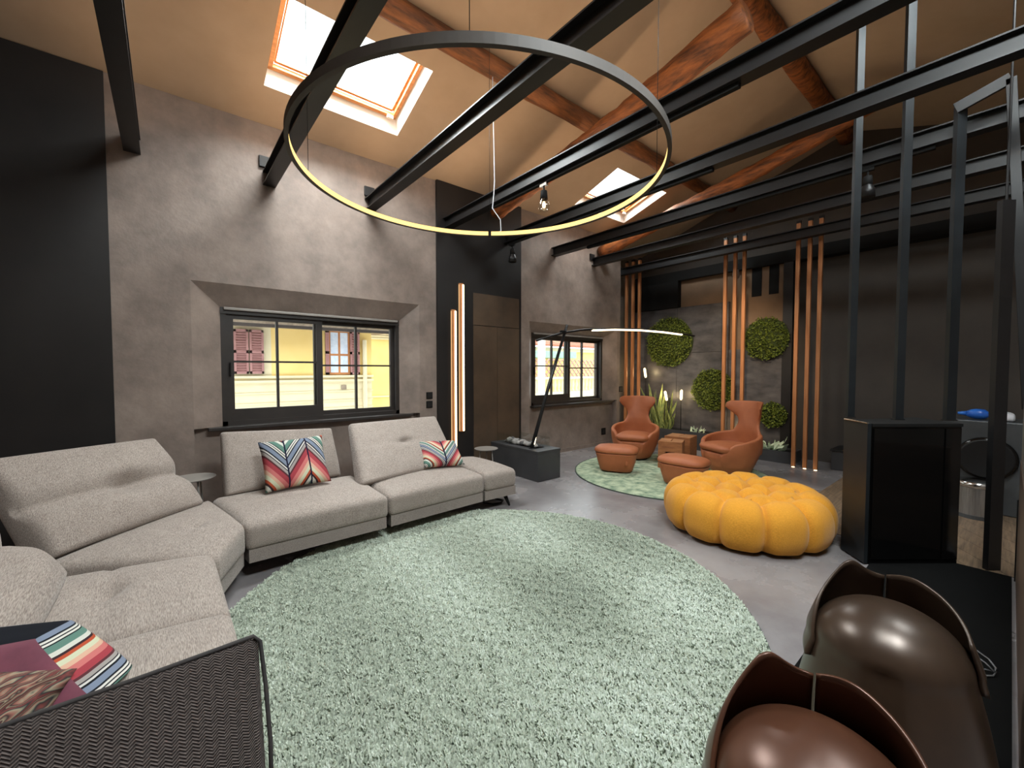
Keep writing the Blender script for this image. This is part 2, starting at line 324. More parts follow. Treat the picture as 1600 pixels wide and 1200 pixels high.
def add_tube(bm, pts, r, seg=10, cap=True):
    pts = [Vector(p) for p in pts]; n = len(pts); rs = list(r) if isinstance(r, (list, tuple, np.ndarray)) else [r] * n
    rings = []; s = None
    for i, p in enumerate(pts):
        d = (pts[min(i + 1, n - 1)] - pts[max(i - 1, 0)]).normalized()
        if s is None:
            s = d.cross(Vector((0, 0, 1)));  s = s if s.length > 1e-3 else d.cross(Vector((0, 1, 0)))
        s = (s - d * s.dot(d)).normalized(); u = s.cross(d)
        rings.append([bm.verts.new(p + (s * math.cos(2 * PI * k / seg) + u * math.sin(2 * PI * k / seg)) * rs[i]) for k in range(seg)])
    for a, b in zip(rings, rings[1:]):
        for k in range(seg): bm.faces.new((a[k], a[(k + 1) % seg], b[(k + 1) % seg], b[k]))
    if cap: bm.faces.new(rings[0][::-1]); bm.faces.new(rings[-1])
def tube(pts, r, seg=10):
    bm = bmesh.new(); add_tube(bm, pts, r, seg); return bm
def add_lathe(bm, prof, c=(0, 0, 0), seg=32):
    rings = []
    for r, z in prof:
        if r < 1e-5: rings.append([bm.verts.new((c[0], c[1], c[2] + z))] * seg)
        else: rings.append([bm.verts.new((c[0] + r * math.cos(2 * PI * k / seg), c[1] + r * math.sin(2 * PI * k / seg), c[2] + z)) for k in range(seg)])
    for a, b in zip(rings, rings[1:]):
        for k in range(seg):
            f = []
            for v in (a[k], a[(k + 1) % seg], b[(k + 1) % seg], b[k]):
                if v not in f: f.append(v)
            if len(f) > 2: bm.faces.new(f)
def lathe(prof, c=(0, 0, 0), seg=32):
    bm = bmesh.new(); add_lathe(bm, prof, c, seg); return bm
def add_prism(bm, poly, z0, z1):
    a = [bm.verts.new((x, y, z0)) for x, y in poly]; b = [bm.verts.new((x, y, z1)) for x, y in poly]; n = len(poly)
    bm.faces.new(a[::-1]); bm.faces.new(b)
    for i in range(n): bm.faces.new((a[i], a[(i + 1) % n], b[(i + 1) % n], b[i]))
def cut_rects(a0, a1, b0, b1, holes):
    """rectangles that cover [a0,a1]x[b0,b1] except the holes"""
    A = sorted({a0, a1, *[h[0] for h in holes], *[h[1] for h in holes]}); B = sorted({b0, b1, *[h[2] for h in holes], *[h[3] for h in holes]})
    A = [a for a in A if a0 <= a <= a1]; B = [b for b in B if b0 <= b <= b1]; out = []
    for i in range(len(A) - 1):
        for j in range(len(B) - 1):
            ca, cb = (A[i] + A[i + 1]) / 2, (B[j] + B[j + 1]) / 2
            if not any(h[0] < ca < h[1] and h[2] < cb < h[3] for h in holes): out.append((A[i], A[i + 1], B[j], B[j + 1]))
    return out
def soft_mesh(c8, n=(20, 16, 8), rnd=(0.12, 0.12, 0.5), puff=0.03, dents=(), seams=(), puff_low=0.0):
    """upholstery block: rounded cube stretched over eight corners (bottom FL FR BR BL, then top), puffed, dented and seamed"""
    c8 = [np.array(c, float) for c in c8]; V = []; idx = {}; F = []
    na, nb, nc = n
    def put(i, j, k):
        if (i, j, k) in idx: return idx[(i, j, k)]
        idx[(i, j, k)] = len(V); V.append((2 * i / na - 1, 2 * j / nb - 1, 2 * k / nc - 1)); return idx[(i, j, k)]
    for i in range(na):
        for j in range(nb):
            for k in (0, nc):
                q = [put(i, j, k), put(i + 1, j, k), put(i + 1, j + 1, k), put(i, j + 1, k)]; F.append(q if k else q[::-1])
    for i in range(na):
        for k in range(nc):
            for j in (0, nb):
                q = [put(i, j, k), put(i + 1, j, k), put(i + 1, j, k + 1), put(i, j, k + 1)]; F.append(q[::-1] if j else q)
    for j in range(nb):
        for k in range(nc):
            for i in (0, na):
                q = [put(i, j, k), put(i, j + 1, k), put(i, j + 1, k + 1), put(i, j, k + 1)]; F.append(q if i else q[::-1])
    P = np.array(V); A, B, Cc = P[:, 0].copy(), P[:, 1].copy(), P[:, 2].copy(); UV = np.c_[(A + 1) / 2, (B + 1) / 2]
    R = np.array(rnd); inner = np.clip(P, -(1 - R), 1 - R); d = (P - inner) / R
    ln = np.sqrt((d ** 2).sum(1)); mx = np.abs(d).max(1); s = np.where(ln > 1e-6, mx / np.maximum(ln, 1e-6), 1)[:, None]
    Q = inner + d * s * R
    top = np.clip(Cc, 0, 1); low = np.clip(-Cc, 0, 1)
    ws = (1 - Q[:, 0] ** 2).clip(0) ** 0.6 * (1 - Q[:, 1] ** 2).clip(0) ** 0.6
    H = np.array([np.linalg.norm(c8[4 + k] - c8[k]) for k in range(4)]).mean()
    up = puff * ws * top - puff_low * ws * low
    for (a0, b0, sa, sb, dep) in dents: up -= dep * np.exp(-((A - a0) / sa) ** 2 - ((B - b0) / sb) ** 2) * top
    for (axis, v0, sg, dep) in seams: up -= dep * np.exp(-(((A if axis == 'a' else B) - v0) / sg) ** 2) * top
    Q[:, 2] += up * 2 / H
    a, b, c = (Q[:, 0:1] + 1) / 2, (Q[:, 1:2] + 1) / 2, (Q[:, 2:3] + 1) / 2
    lo = (1 - a) * (1 - b) * c8[0] + a * (1 - b) * c8[1] + a * b * c8[2] + (1 - a) * b * c8[3]
    hi = (1 - a) * (1 - b) * c8[4] + a * (1 - b) * c8[5] + a * b * c8[6] + (1 - a) * b * c8[7]
    return lo * (1 - c) + hi * c, F, UV, Cc
def soft(name, c8, m, parent=None, **kw):
    V, F, UV, Cc = soft_mesh(c8, **kw); me = bpy.data.meshes.new(name); me.from_pydata(V.tolist(), [], F); me.update()
    l = me.uv_layers.new(name='UVMap'); li = np.empty(len(me.loops), int); me.loops.foreach_get('vertex_index', li); l.data.foreach_set('uv', UV[li].ravel())
    return link(name, me, m, parent, True), Cc, F
def pillow(name, c, ex, ey, wd, ht, th, m, parent=None, n=26, pinch=0.06):
    """throw cushion: centre, unit axes ex (width) and ey (height)"""
    c, ex, ey = Vector(c), Vector(ex).normalized(), Vector(ey).normalized(); ey = (ey - ex * ey.dot(ex)).normalized(); nz = ex.cross(ey)
    V, F, UV = [], [], []
    for side in (1, -1):
        for j in range(n + 1):
            for i in range(n + 1):
                u, v = 2 * i / n - 1, 2 * j / n - 1
                k = 1 - pinch * ((1 - v * v) * abs(u) ** 3); k2 = 1 - pinch * ((1 - u * u) * abs(v) ** 3)
                t = th / 2 * ((1 - u ** 4) * (1 - v ** 4)) ** 0.55 + 0.004 * math.sin(7 * u + 3 * v) * (1 - u * u) * (1 - v * v)
                V.append(c + ex * (u * wd / 2 * k) + ey * (v * ht / 2 * k2) + nz * t * side); UV.append(((u + 1) / 2, (v + 1) / 2))
        o = 0 if side == 1 else (n + 1) ** 2
        for j in range(n):
            for i in range(n):
                q = [o + j * (n + 1) + i, o + j * (n + 1) + i + 1, o + (j + 1) * (n + 1) + i + 1, o + (j + 1) * (n + 1) + i]; F.append(q if side == 1 else q[::-1])
    me = bpy.data.meshes.new(name); me.from_pydata([tuple(v) for v in V], [], F); me.update()
    l = me.uv_layers.new(name='UVMap')
    for lp in me.loops: l.data[lp.index].uv = UV[lp.vertex_index]
    bm = bmesh.new(); bm.from_mesh(me); bmesh.ops.remove_doubles(bm, verts=bm.verts, dist=0.0008); bm.to_mesh(me); bm.free()
    return link(name, me, m, parent, True)
def dup(o, parent=None):
    c = o.copy(); COL.objects.link(c); c.parent = parent
    for ch in [x for x in bpy.data.objects if x.parent == o]: dup(ch, c)
    return c
def evaluate(o):
    """bake an object's modifiers into a plain mesh"""
    dg = bpy.context.evaluated_depsgraph_get(); dg.update()
    me = bpy.data.meshes.new_from_object(o.evaluated_get(dg)); o.modifiers.clear(); o.data = me; return o

# ================================================================== ROOM SHELL
XL, XF = -2.4, 8.7
YN, YF = 5.5, 5.52                                  # niche wall, window frame plane
NI = [(0.20, 2.77, 0.0, 2.515), (4.874, 7.40, 0.0, 2.44)]
def fr(tl, tr, bl):
    a, b, c = gy(*tl, YF), gy(*tr, YF), gy(*bl, YF); return a.x, b.x, c.z, (a.z + b.z) / 2
WI = [fr((343, 478), (622, 503), (345, 666)), fr((829, 517), (940, 530), (829, 634))]
struct('floor', box(XL - 0.3, XF + 0.6, YB - 0.3, 6.1, -0.12, 0.0), M['floor'])
# window wall: front layer with the niches, rear layer with the window openings, splayed reveals between
bm = bmesh.new()
for r in cut_rects(XL - 0.3, 7.5, 0, ZE + 0.25, [(n[0], n[1], n[2], n[3]) for n in NI]): add_box(bm, r[0], r[1], YW, YN, r[2], r[3])
for r in cut_rects(XL - 0.3, 7.5, 0, ZE + 0.25, [(q[0], q[1], q[2], q[3]) for q in WI]): add_box(bm, r[0], r[1], YN, 5.72, r[2], r[3])
for n, q in zip(NI, WI):
    f = lambda x, y, z: bm.verts.new((x, y, z))
    sz = q[2]
    o = [f(n[0], YW, sz), f(n[1], YW, sz), f(n[1], YW, n[3]), f(n[0], YW, n[3])]; i = [f(q[0], YN + 0.001, sz), f(q[1], YN + 0.001, sz), f(q[1], YN + 0.001, q[3]), f(q[0], YN + 0.001, q[3])]
    bm.faces.new((o[0], i[0], i[3], o[3])); bm.faces.new((o[1], o[2], i[2], i[1])); bm.faces.new((o[3], i[3], i[2], o[2]))
struct('wall_front', bm, M['plaster'])
struct('wall_alcove', box(7.5, XF + 0.6, 5.75, 6.0, 0, ZE + 0.2), M['alcove'])
struct('wall_back', box(XL - 0.3, XF + 0.6, YB - 0.25, YB, 0, ZE + 0.2), M['plaster'])
def gable(x0, x1):
    b = bmesh.new(); pts = [(YB - 0.2, 0), (6.05, 0), (6.05, zc(6.05) + 0.1), (YR, ZR + 0.1), (YB - 0.2, zc(YB - 0.2) + 0.1)]
    a = [b.verts.new((x0, y, z)) for y, z in pts]; c = [b.verts.new((x1, y, z)) for y, z in pts]; b.faces.new(a); b.faces.new(c[::-1])
    for k in range(5): b.faces.new((a[k], c[k], c[(k + 1) % 5], a[(k + 1) % 5]))
    return b
struct('wall_left', gable(XL - 0.25, XL), M['plaster'])
wall_far = struct('wall_far', gable(XF, XF + 0.25), M['mdf'])
# ceiling: two roof slopes with skylight openings
HOLES = [(0.82, 2.25, 4.03, 4.925), (5.53, 6.97, 4.05, 4.95)]
BHOLES = [(0.4, 2.3, YR - (4.75 - YR), YR - (3.35 - YR)), (3.45, 4.95, YR - (4.75 - YR), YR - (3.35 - YR))]  # rear openings are invented, cut to let the added key light in
def roof(name, y0, y1, holes):
    b = bmesh.new()
    for x0, x1, ya, yb in cut_rects(XL - 0.3, XF + 0.6, y0, y1, holes):
        add_hex(b, [(x0, ya, zc(ya)), (x1, ya, zc(ya)), (x1, yb, zc(yb)), (x0, yb, zc(yb)), (x0, ya, zc(ya) + 0.26), (x1, ya, zc(ya) + 0.26), (x1, yb, zc(yb) + 0.26), (x0, yb, zc(yb) + 0.26)])
    return struct(name, b, M['ceil'])
roof('ceiling', YR, 6.1, HOLES); roof('ceiling', YB - 0.3, YR, BHOLES)
# skylights: white splayed reveal, pine frame, glass
def skylight(k, h, front=True):
    x0, x1, y0, y1 = h; t = thing('window_%d' % k, None, None, ((x0 + x1) / 2, (y0 + y1) / 2, zc((y0 + y1) / 2)))
    t['kind'] = 'structure'
    P = lambda x, y, dz: (x, y, zc(y) + dz)
    d = 0.15; xa, xb, ya, yb = x0 + 0.02, x1 - 0.05, y0 + 0.004, y1 - 0.05
    b = bmesh.new(); o = [P(x0, y0, 0), P(x1, y0, 0), P(x1, y1, 0), P(x0, y1, 0)]; n = [P(xa, ya, d), P(xb, ya, d), P(xb, yb, d), P(xa, yb, d)]
    ov = [b.verts.new(p) for p in o]; nv = [b.verts.new(p) for p in n]
    for q in range(4): b.faces.new((ov[q], ov[(q + 1) % 4], nv[(q + 1) % 4], nv[q]))
    bobj('reveal', b, M['white_reveal'], t)
    w_ = 0.045
    for (p, q) in ((P(xa, ya + w_ / 2, d), P(xb, ya + w_ / 2, d)), (P(xa, yb - w_ / 2, d), P(xb, yb - w_ / 2, d)), (P(xa + w_ / 2, ya, d), P(xa + w_ / 2, yb, d)), (P(xb - w_ / 2, ya, d), P(xb - w_ / 2, yb, d))):
        bobj('frame', bar(p, q, w_, 0.05, up=(0, SL, 1), bevel=0.006), M['pine'], t)
    g2 = 0.056
    for (p, q) in ((P(xa + g2, ya + g2, d + 0.04), P(xb - g2, ya + g2, d + 0.04)), (P(xa + g2, yb - g2, d + 0.04), P(xb - g2, yb - g2, d + 0.04)), (P(xa + g2, ya + g2, d + 0.04), P(xa + g2, yb - g2, d + 0.04)), (P(xb - g2, ya + g2, d + 0.04), P(xb - g2, yb - g2, d + 0.04))):
        bobj('sash', bar(p, q, 0.030, 0.04, up=(0, SL, 1), bevel=0.005), M['pine'], t)
    if front:
        bobj('latch', bar(P(xb - 0.12, yb - 0.05, d - 0.05), P(xb - 0.05, yb - 0.05, d - 0.05), 0.03, 0.03), M['white_reveal'], t)
    b = bmesh.new(); add_hex(b, [P(xa, ya, d + 0.07), P(xb, ya, d + 0.07), P(xb, yb, d + 0.07), P(xa, yb, d + 0.07), P(xa, ya, d + 0.08), P(xb, ya, d + 0.08), P(xb, yb, d + 0.08), P(xa, yb, d + 0.08)])
    bobj('pane', b, M['glass'], t)
skylight(3, HOLES[0]); skylight(4, HOLES[1]); skylight(5, BHOLES[0], False); skylight(6, BHOLES[1], False)  # the last two are unseen, invented to hold the added key light
for h in HOLES:
    cx, cyy = (h[0] + h[1]) / 2, (h[2] + h[3]) / 2
    portal('sky_portal', (cx, cyy, zc(cyy) + 0.5), (cx, cyy - 0.33 * 0.5, zc(cyy) - 0.5), 1.6, 1.2)
# windows: dark frame, sliding sash each with four panes, sill
def window(k, q, lay):
    x0, x1, z0, z1 = q; t = thing('window_%d' % k, None, None, ((x0 + x1) / 2, YF, z0)); t['kind'] = 'structure'
    L_, mid, Rr = lay                                  # px columns: glass-left-start .. as world x
    y0, y1 = YF, YF + 0.10
    fw = 0.05
    for b in (box(x0, x0 + fw, y0 - 0.02, y1, z0, z1), box(x1 - fw, x1, y0 - 0.02, y1, z0, z1), box(x0, x1, y0 - 0.03, y1, z1 - 0.07, z1), box(x0, x1, y0 - 0.02, y1, z0, z0 + 0.05)):
        bobj('frame', b, M['frame'], t)
    bobj('blind_rail', bar((x0 + 0.03, y0 - 0.045, z1 - 0.015), (x1 - 0.03, y0 - 0.045, z1 - 0.015), 0.03, 0.03, bevel=0.006), M['table_grey'], t)
    for s, (a, b_, yy, st, bt) in enumerate(((x0 + 0.05, mid + 0.07, y0 + 0.0, 0.07, 0.13), (mid - 0.02, x1 - 0.05, y0 + 0.045, 0.05, 0.05))):
        yb = yy + 0.045; zb, zt = z0 + 0.05, z1 - 0.07
        bm_ = bmesh.new()
        for bx in ((a, a + st, zb, zt), (b_ - st, b_, zb, zt), (a + st, b_ - st, zb, zb + bt), (a + st, b_ - st, zt - 0.05, zt)): add_box(bm_, bx[0], bx[1], yy, yb, bx[2], bx[3])
        sash = bobj('sash', bm_, M['frame'], t)
        gx0, gx1, gz0, gz1 = a + st, b_ - st, zb + bt, zt - 0.05
        mx, mz = (gx0 + gx1) / 2, gz0 + (gz1 - gz0) * 0.53
        bobj('muntin', box(mx - 0.013, mx + 0.013, yy, yb, gz0, gz1), M['frame'], sash); bobj('muntin', box(gx0, gx1, yy + 0.002, yb - 0.002, mz - 0.011, mz + 0.011), M['frame'], sash)
        for (pa, pb) in ((gx0, mx), (mx, gx1)):
            for (pc, pd) in ((gz0, mz), (mz, gz1)): bobj('pane', box(pa, pb, yy + 0.02, yy + 0.026, pc, pd), M['glass'], sash)
    bobj('handle', box(x0 + 0.075, x0 + 0.09, y0 - 0.03, y0, z0 + 0.55, z0 + 0.70, 0.004), M['black'], t)
    bobj('sill', box(NI[k - 1][0] + 0.12, NI[k - 1][1] - 0.1, YW + 0.0, YF + 0.02, z0 - 0.035, z0, 0.004), M['frame'], t)
    portal('sky_portal', ((x0 + x1) / 2, 5.80, (z0 + z1) / 2), ((x0 + x1) / 2, 4.8, (z0 + z1) / 2), x1 - x0, z1 - z0)
window(1, WI[0], (0, gy(495, 570, YF).x, 0)); window(2, WI[1], (0, gy(887, 575, YF).x, 0))
struct('baseboard_front', box(NI[1][0], NI[1][1] - 0.05, YN - 0.012, YN, 0, 0.07), M['plaster'])
# black cladding on the window wall
struct('trim_1', box(XL, -0.39, YW - 0.02, YW, 0, ZE - 0.005), M['black_panel'])
pb = gy(681, 400, YW).x; pe = gy(812, 400, YW).x
t2 = struct('trim_2', box(pb, pe, YW - 0.04, YW, 0, ZE + 0.005), M['black_panel'])
px0, px1, pz1 = gy(737, 460, YW).x, gy(808, 460, YW).x, gy(737, 458, YW).z
bobj('panel', box(px0, (px0 + px1) / 2 - 0.006, YW - 0.052, YW - 0.04, 0.02, 2.28), M['rust_panel'], t2)
bobj('panel', box((px0 + px1) / 2 + 0.0, px1, YW - 0.052, YW - 0.04, 0.02, 2.28), M['rust_panel'], t2)
bobj('panel', box(px0, px1, YW - 0.05, YW - 0.04, 2.29, pz1), M['rust_panel'], t2)

# far end: grey slab wall with the moss, brown upper wall, black lintel beam
XS = 8.5
sl_a, sl_b = gx(1003.75, 487.5, XS), gx(1139, 471, XS)
b = bmesh.new(); add_box(b, XS, XS + 0.08, sl_b.y, 5.7, 0, sl_a.z)
slab = struct('wall_slab', b, M['slate'])
for r in range(3):
    for c in range(2):
        ya = sl_b.y + (5.7 - sl_b.y) * c / 2; yb_ = sl_b.y + (5.7 - sl_b.y) * (c + 1) / 2; za = sl_a.z * r / 3; zb_ = sl_a.z * (r + 1) / 3
        bobj('panel', box(XS - 0.012, XS, ya + 0.004, yb_ - 0.004, za + 0.004, zb_ - 0.004, 0.002), M['slate'], slab)
ur = gx(1225, 470, XS + 0.06).y; ub = gx(1100, 440, 8.55).z
lo2 = gx(1180, 545, XS); sl2 = struct('wall_slab', box(XS + 0.03, XS + 0.08, ur - 0.02, sl_b.y, 0, lo2.z), M['slate'])
up_ = struct('wall_upper', box(XS + 0.081, XF, ur, 5.7, 0.0, 3.62), M['upper'])
for (pa, pb2, va, vb) in ((1174, 1190, 425, 464), (1201, 1217, 418, 460)):
    a_, b_ = gx(pa, vb, 8.56), gx(pb2, va, 8.56); bobj('recess', box(XS + 0.07, XS + 0.082, b_.y, a_.y, a_.z, 3.6), M['black'], up_)
struct('trim_3', box(XS - 0.04, XF, YB, 5.72, 3.50, 3.70), M['black'])
struct('trim_4', box(XS - 0.02, XF, ur - 0.16, ur - 0.01, 0.0, 3.5), M['black_panel'])
struct('trim_5', box(8.44, 8.575, gx(1059, 470, 8.44).y, 5.745, sl_a.z + 0.004, 3.495), M['black'])

# ================================================================== ROOF TIMBERS AND STEEL
def i_beam(x, y0, y1, z, label, track=None):
    t = thing('steel_beam', label, 'beam', (x, y1, z), 'black steel beams under the roof')
    hw, hh = 0.062, 0.075
    bobj('flange', box(x - hw, x + hw, y0, y1, z, z + 0.014), M['steel'], t)
    bobj('flange', box(x - hw, x + hw, y0, y1, z + 2 * hh - 0.012, z + 2 * hh), M['steel'], t)
    bobj('web', box(x - 0.012, x + 0.012, y0, y1, z + 0.014, z + 2 * hh - 0.012), M['steel'], t)
    if track:
        bobj('track_rail', box(x - 0.022, x + 0.022, track[0], track[1], z - 0.035, z), M['black'], t)
    return t
BX = [-0.21, 0.93, 2.07, 3.20, 4.33, 5.47, 6.60, 7.73]
BL = ['black steel roof beam ending high beside the black panel at far left', 'black steel roof beam crossing in front of the large skylight', 'black steel roof beam crossing behind the ring lamp, right of the large skylight',
      'long black steel roof beam carrying the bulb spotlight on a track', 'black steel roof beam crossing under the small skylight', 'black steel roof beam just right of the small skylight',
      'black steel roof beam whose end has a small bracket above the second window', 'black steel roof beam above the copper slats']
BEAMS = []
for i, x in enumerate(BX):
    tr = {3: (1.3, 4.2), 4: (2.0, 5.3), 5: (0.5, 4.6)}.get(i)
    BEAMS.append(i_beam(x, YB + 0.02, YW - 0.045 if i == 3 else YW - 0.001 if i < 7 else 5.74, 3.655, BL[i], tr))
for (u, v, n_) in ((415, 254, 'left'), (577, 300, 'middle'), (925, 402, 'right')):
    p = gy(u, v, YW - 0.01)
    lab = {'left': 'small dark junction box on the wall beside the beam end near the left skylight', 'middle': 'small dark junction box on the wall at the beam end above the big window', 'right': 'small dark junction box on the wall near the copper slats'}[n_]
    o = bobj('junction_box', box(p.x - 0.065, p.x + 0.065, YW - 0.03, YW - 0.001, p.z - 0.06, p.z + 0.06, 0.004), M['steel']); tag(o, lab, 'box')
def log(name, pts, rs, m, label, cat, seg=18, rough_=0.07):
    b = bmesh.new(); pts = [Vector(p) for p in pts]; P, R = [], []
    n = 36
    for k in range(n + 1):
        f = k / n * (len(pts) - 1); i = min(int(f), len(pts) - 2); u = f - i
        P.append(pts[i].lerp(pts[i + 1], u)); R.append((rs[i] * (1 - u) + rs[i + 1] * u) * (1 + random.uniform(-rough_, rough_)))
    add_tube(b, P, R, seg)
    for v in b.verts: v.co += Vector((random.uniform(-1, 1), random.uniform(-1, 1), random.uniform(-1, 1))) * 0.006
    return tag(bobj(name, b, m, None, True), label, cat)
zp = lambda y, dz: zc(y) - dz
log('roof_purlin', [(XL, 3.62, zp(3.62, 0.06)), (3.0, 3.62, zp(3.62, 0.10)), (6.6, 3.62, zp(3.62, 0.08)), (8.68, 3.62, zp(3.62, 0.10))], [0.10, 0.11, 0.095, 0.10], M['purlin'], 'rough dark wooden purlin running below both skylights', 'beam')
log('ridge_beam', [(XL, YR, ZR - 0.10), (4.0, YR, ZR - 0.10), (8.68, YR, ZR - 0.10)], [0.11, 0.115, 0.11], M['log'], 'thick brown wooden ridge beam at the top of the roof', 'beam')
def rafter(x, p0, p1, ext, r0, r1, label):
    """old truss log in the plane x = const through two surveyed points, run a little past both"""
    a, c = gx(*p0, x), gx(*p1, x); d = (c - a).normalized(); a = a - d * ext[0]; c = c + d * ext[1]; pts, rs = [], []
    for k in range(7):
        f = k / 6; p = a.lerp(c, f); pts.append((x + 0.03 * math.sin(4 * f), p.y, p.z + 0.025 * math.sin(7 * f))); rs.append(r0 + (r1 - r0) * f)
    return log('log_rafter', pts, rs, M['log'], label, 'beam')
rafter(4.04, (775, 333), (1146, 45), (0.0, 0.12), 0.115, 0.15, 'round brown log rafter with blunt end at the black wall panel')
rafter(6.80, (958, 386), (1390, 150), (0.28, 0.1), 0.13, 0.10, 'reddish log rafter right of the small skylight')

# ================================================================== EXTERIOR
struct('street', box(-14, 34, 6.0, 40, -5.2, -5.0), M['street'])
YO = 10.0
bA = thing('building', 'cream and yellow house with mauve shutters outside the large window', 'building', (2.0, YO, -5.0))
xe = gy(581, 600, YO).x
band = gy(430, 588, YO).z
bobj('wall', box(-3, xe, YO, YO + 0.5, -5, band), M['cream_wall'], bA)
split = gy(424, 560, YO).x; s2 = gy(486, 560, YO).x
bobj('wall', box(-3, split, YO, YO + 0.5, band, 2.6), M['cream_wall'], bA)
bobj('wall', box(split, xe, YO, YO + 0.5, band, 2.6), M['yellow_wall'], bA)
for k, v in enumerate((588, 595, 614, 630, 643)):
    z = gy(430, v, YO).z; bobj('string_course', box(-3, xe + 0.02, YO - (0.06 if k < 2 else 0.025), YO, z - (0.035 if k < 2 else 0.012), z + 0.012), M['cream_wall'], bA)
bobj('eave', box(-3, xe + 0.3, YO - 0.45, YO + 0.5, gy(420, 509, YO - 0.45).z, gy(420, 509, YO - 0.45).z + 0.3), M['eave_soffit'], bA)
zg = gy(420, 509, YO - 0.45).z
bobj('gutter', bar((-3, YO - 0.48, zg + 0.0), (xe + 0.3, YO - 0.48, zg + 0.0), 0.07, 0.06), M['frame'], bA)
def shutter(x0, x1, z0, z1, y):
    s = bobj('shutter', box(x0, x1, y - 0.05, y - 0.03, z0, z1), M['shutter'], bA)
    for (a, b_, c, d) in ((x0, x0 + 0.04, z0, z1), (x1 - 0.04, x1, z0, z1), (x0, x1, z0, z0 + 0.05), (x0, x1, z1 - 0.05, z1), (x0, x1, (z0 + z1) / 2 - 0.03, (z0 + z1) / 2 + 0.03)): bobj('rail', box(a, b_, y - 0.07, y - 0.03, c, d), M['shutter'], s)
    n = 15
    for k in range(n):
        z = z0 + 0.06 + (z1 - z0 - 0.12) * (k + 0.5) / n; bobj('slat', bar((x0 + 0.04, y - 0.062, z), (x1 - 0.04, y - 0.062, z), 0.03, 0.012, up=(0, 0.6, 1)), M['shutter'], s)
a, c = gy(364, 514, YO), gy(412, 584, YO); mx = (a.x + c.x) / 2
shutter(a.x, mx - 0.01, c.z, a.z, YO); shutter(mx + 0.01, c.x, c.z, a.z, YO)
a, c = gy(507, 516, YO), gy(561, 585, YO); wx0, wx1 = gy(513, 550, YO).x, gy(546, 550, YO).x
shutter(a.x, wx0, c.z, a.z, YO); shutter(wx1, c.x, c.z, a.z, YO)
wf = bobj('window', box(wx0, wx1, YO - 0.03, YO + 0.02, c.z, a.z), M['ext_wood'], bA)
for k in range(2):
    u0 = wx0 + 0.04 + (wx1 - wx0 - 0.04) * k / 2; u1 = u0 + (wx1 - wx0) / 2 - 0.07
    for j in range(2):
        z0 = c.z + 0.05 + (a.z - c.z - 0.05) * (0, 0.45)[j]; z1 = c.z + (a.z - c.z) * (0.43, 0.96)[j]; bobj('pane', box(u0, u1, YO - 0.034, YO - 0.028, z0, z1), M['curtain'], wf)
vq = gy(537, 605, YO); bobj('vent', box(vq.x - 0.06, vq.x + 0.06, YO - 0.02, YO, vq.z - 0.05, vq.z + 0.05), M['eave_soffit'], bA)
dp = gy(569, 600, YO); bobj('drainpipe', tube([(dp.x, YO - 0.06, -5), (dp.x, YO - 0.06, 2.3)], 0.05, 10), M['cream_wall'], bA)
YO2 = 11.5
bB = thing('building', 'yellow house with tiled roof edge farther along the street', 'building', (6.0, YO2, -5.0))
x0, x1 = gy(575, 570, YO2).x, 9.4
bobj('wall', box(x0, x1, YO2, YO2 + 0.5, -5, gy(600, 531, YO2).z), M['yellow_wall'], bB)
zr = gy(600, 531, YO2).z
for k in range(3): bobj('cornice', box(x0 + 0.0, x1, YO2 - 0.08 - 0.07 * k, YO2 + 0.2, zr + 0.06 * k, zr + 0.06 * k + 0.05), M['cream_wall'], bB)
b = bmesh.new(); add_hex(b, [(x0, YO2 - 0.4, zr + 0.2), (x1, YO2 - 0.4, zr + 0.2), (x1, YO2 + 3, zr + 1.0), (x0, YO2 + 3, zr + 1.0), (x0, YO2 - 0.4, zr + 0.26), (x1, YO2 - 0.4, zr + 0.26), (x1, YO2 + 3, zr + 1.06), (x0, YO2 + 3, zr + 1.06)]); rf = bobj('roof', b, M['roof_tile'], bB)
for k in range(16):
    x = x0 + 0.1 + k * 0.21; bobj('roof_tile', tube([(x, YO2 - 0.42, zr + 0.27), (x, YO2 + 3, zr + 1.07)], 0.07, 8), M['roof_tile'], rf)
for v in (618, 640):
    z = gy(600, v, YO2).z; bobj('string_course', box(x0, x1, YO2 - 0.04, YO2, z - 0.04, z), M['cream_wall'], bB)
# seen through the second window: terrace with balustrade and trellis
YT = 12.0
bC = thing('terrace_building', 'cream terrace house with balustrade and lattice seen through the second window', 'building', (12.8, YT, -5.0))
T = lambda u, v, y=YT: gy(u, v, y)
bobj('wall', box(9.5, 17.5, YT, YT + 0.3, -5, T(880, 612).z), M['cream_wall'], bC)
zb0, zb1 = T(880, 612).z, T(880, 589).z
bobj('coping', box(9.5, 17.5, YT - 0.06, YT + 0.3, zb1 - 0.08, zb1), M['cream_wall'], bC)
prof = [(0.05, 0.0), (0.06, 0.05), (0.03, 0.12), (0.065, 0.28), (0.035, 0.48), (0.055, 0.56), (0.055, zb1 - zb0 - 0.08)]
bal0 = bobj('baluster', lathe(prof, (0, 0, 0), 8), M['cream_wall'], bC, True); bal0.location = Vector((10.2, YT + 0.12, zb0)) - OFF[bC.name]
bal0.data.transform(Matrix.Translation(OFF[bC.name]))
for k in range(1, 32):
    o = bal0.copy(); COL.objects.link(o); o.location = Vector((10.2 + 0.22 * k, YT + 0.12, zb0)) - OFF[bC.name]
YT2 = 14.0
zt0, zt1 = T(880, 590, YT2).z, T(880, 561, YT2).z
for k in range(-1, 2):
    pass
for k in range(26):
    x = 11.5 + 0.3 * k
    for s in (1, -1): bobj('lattice_slat', bar((x, YT2 - 0.02 * s, zt0), (x + 0.9 * s, YT2 - 0.02 * s, zt1), 0.03, 0.05, up=(0, 1, 0)), M['trellis'], bC)
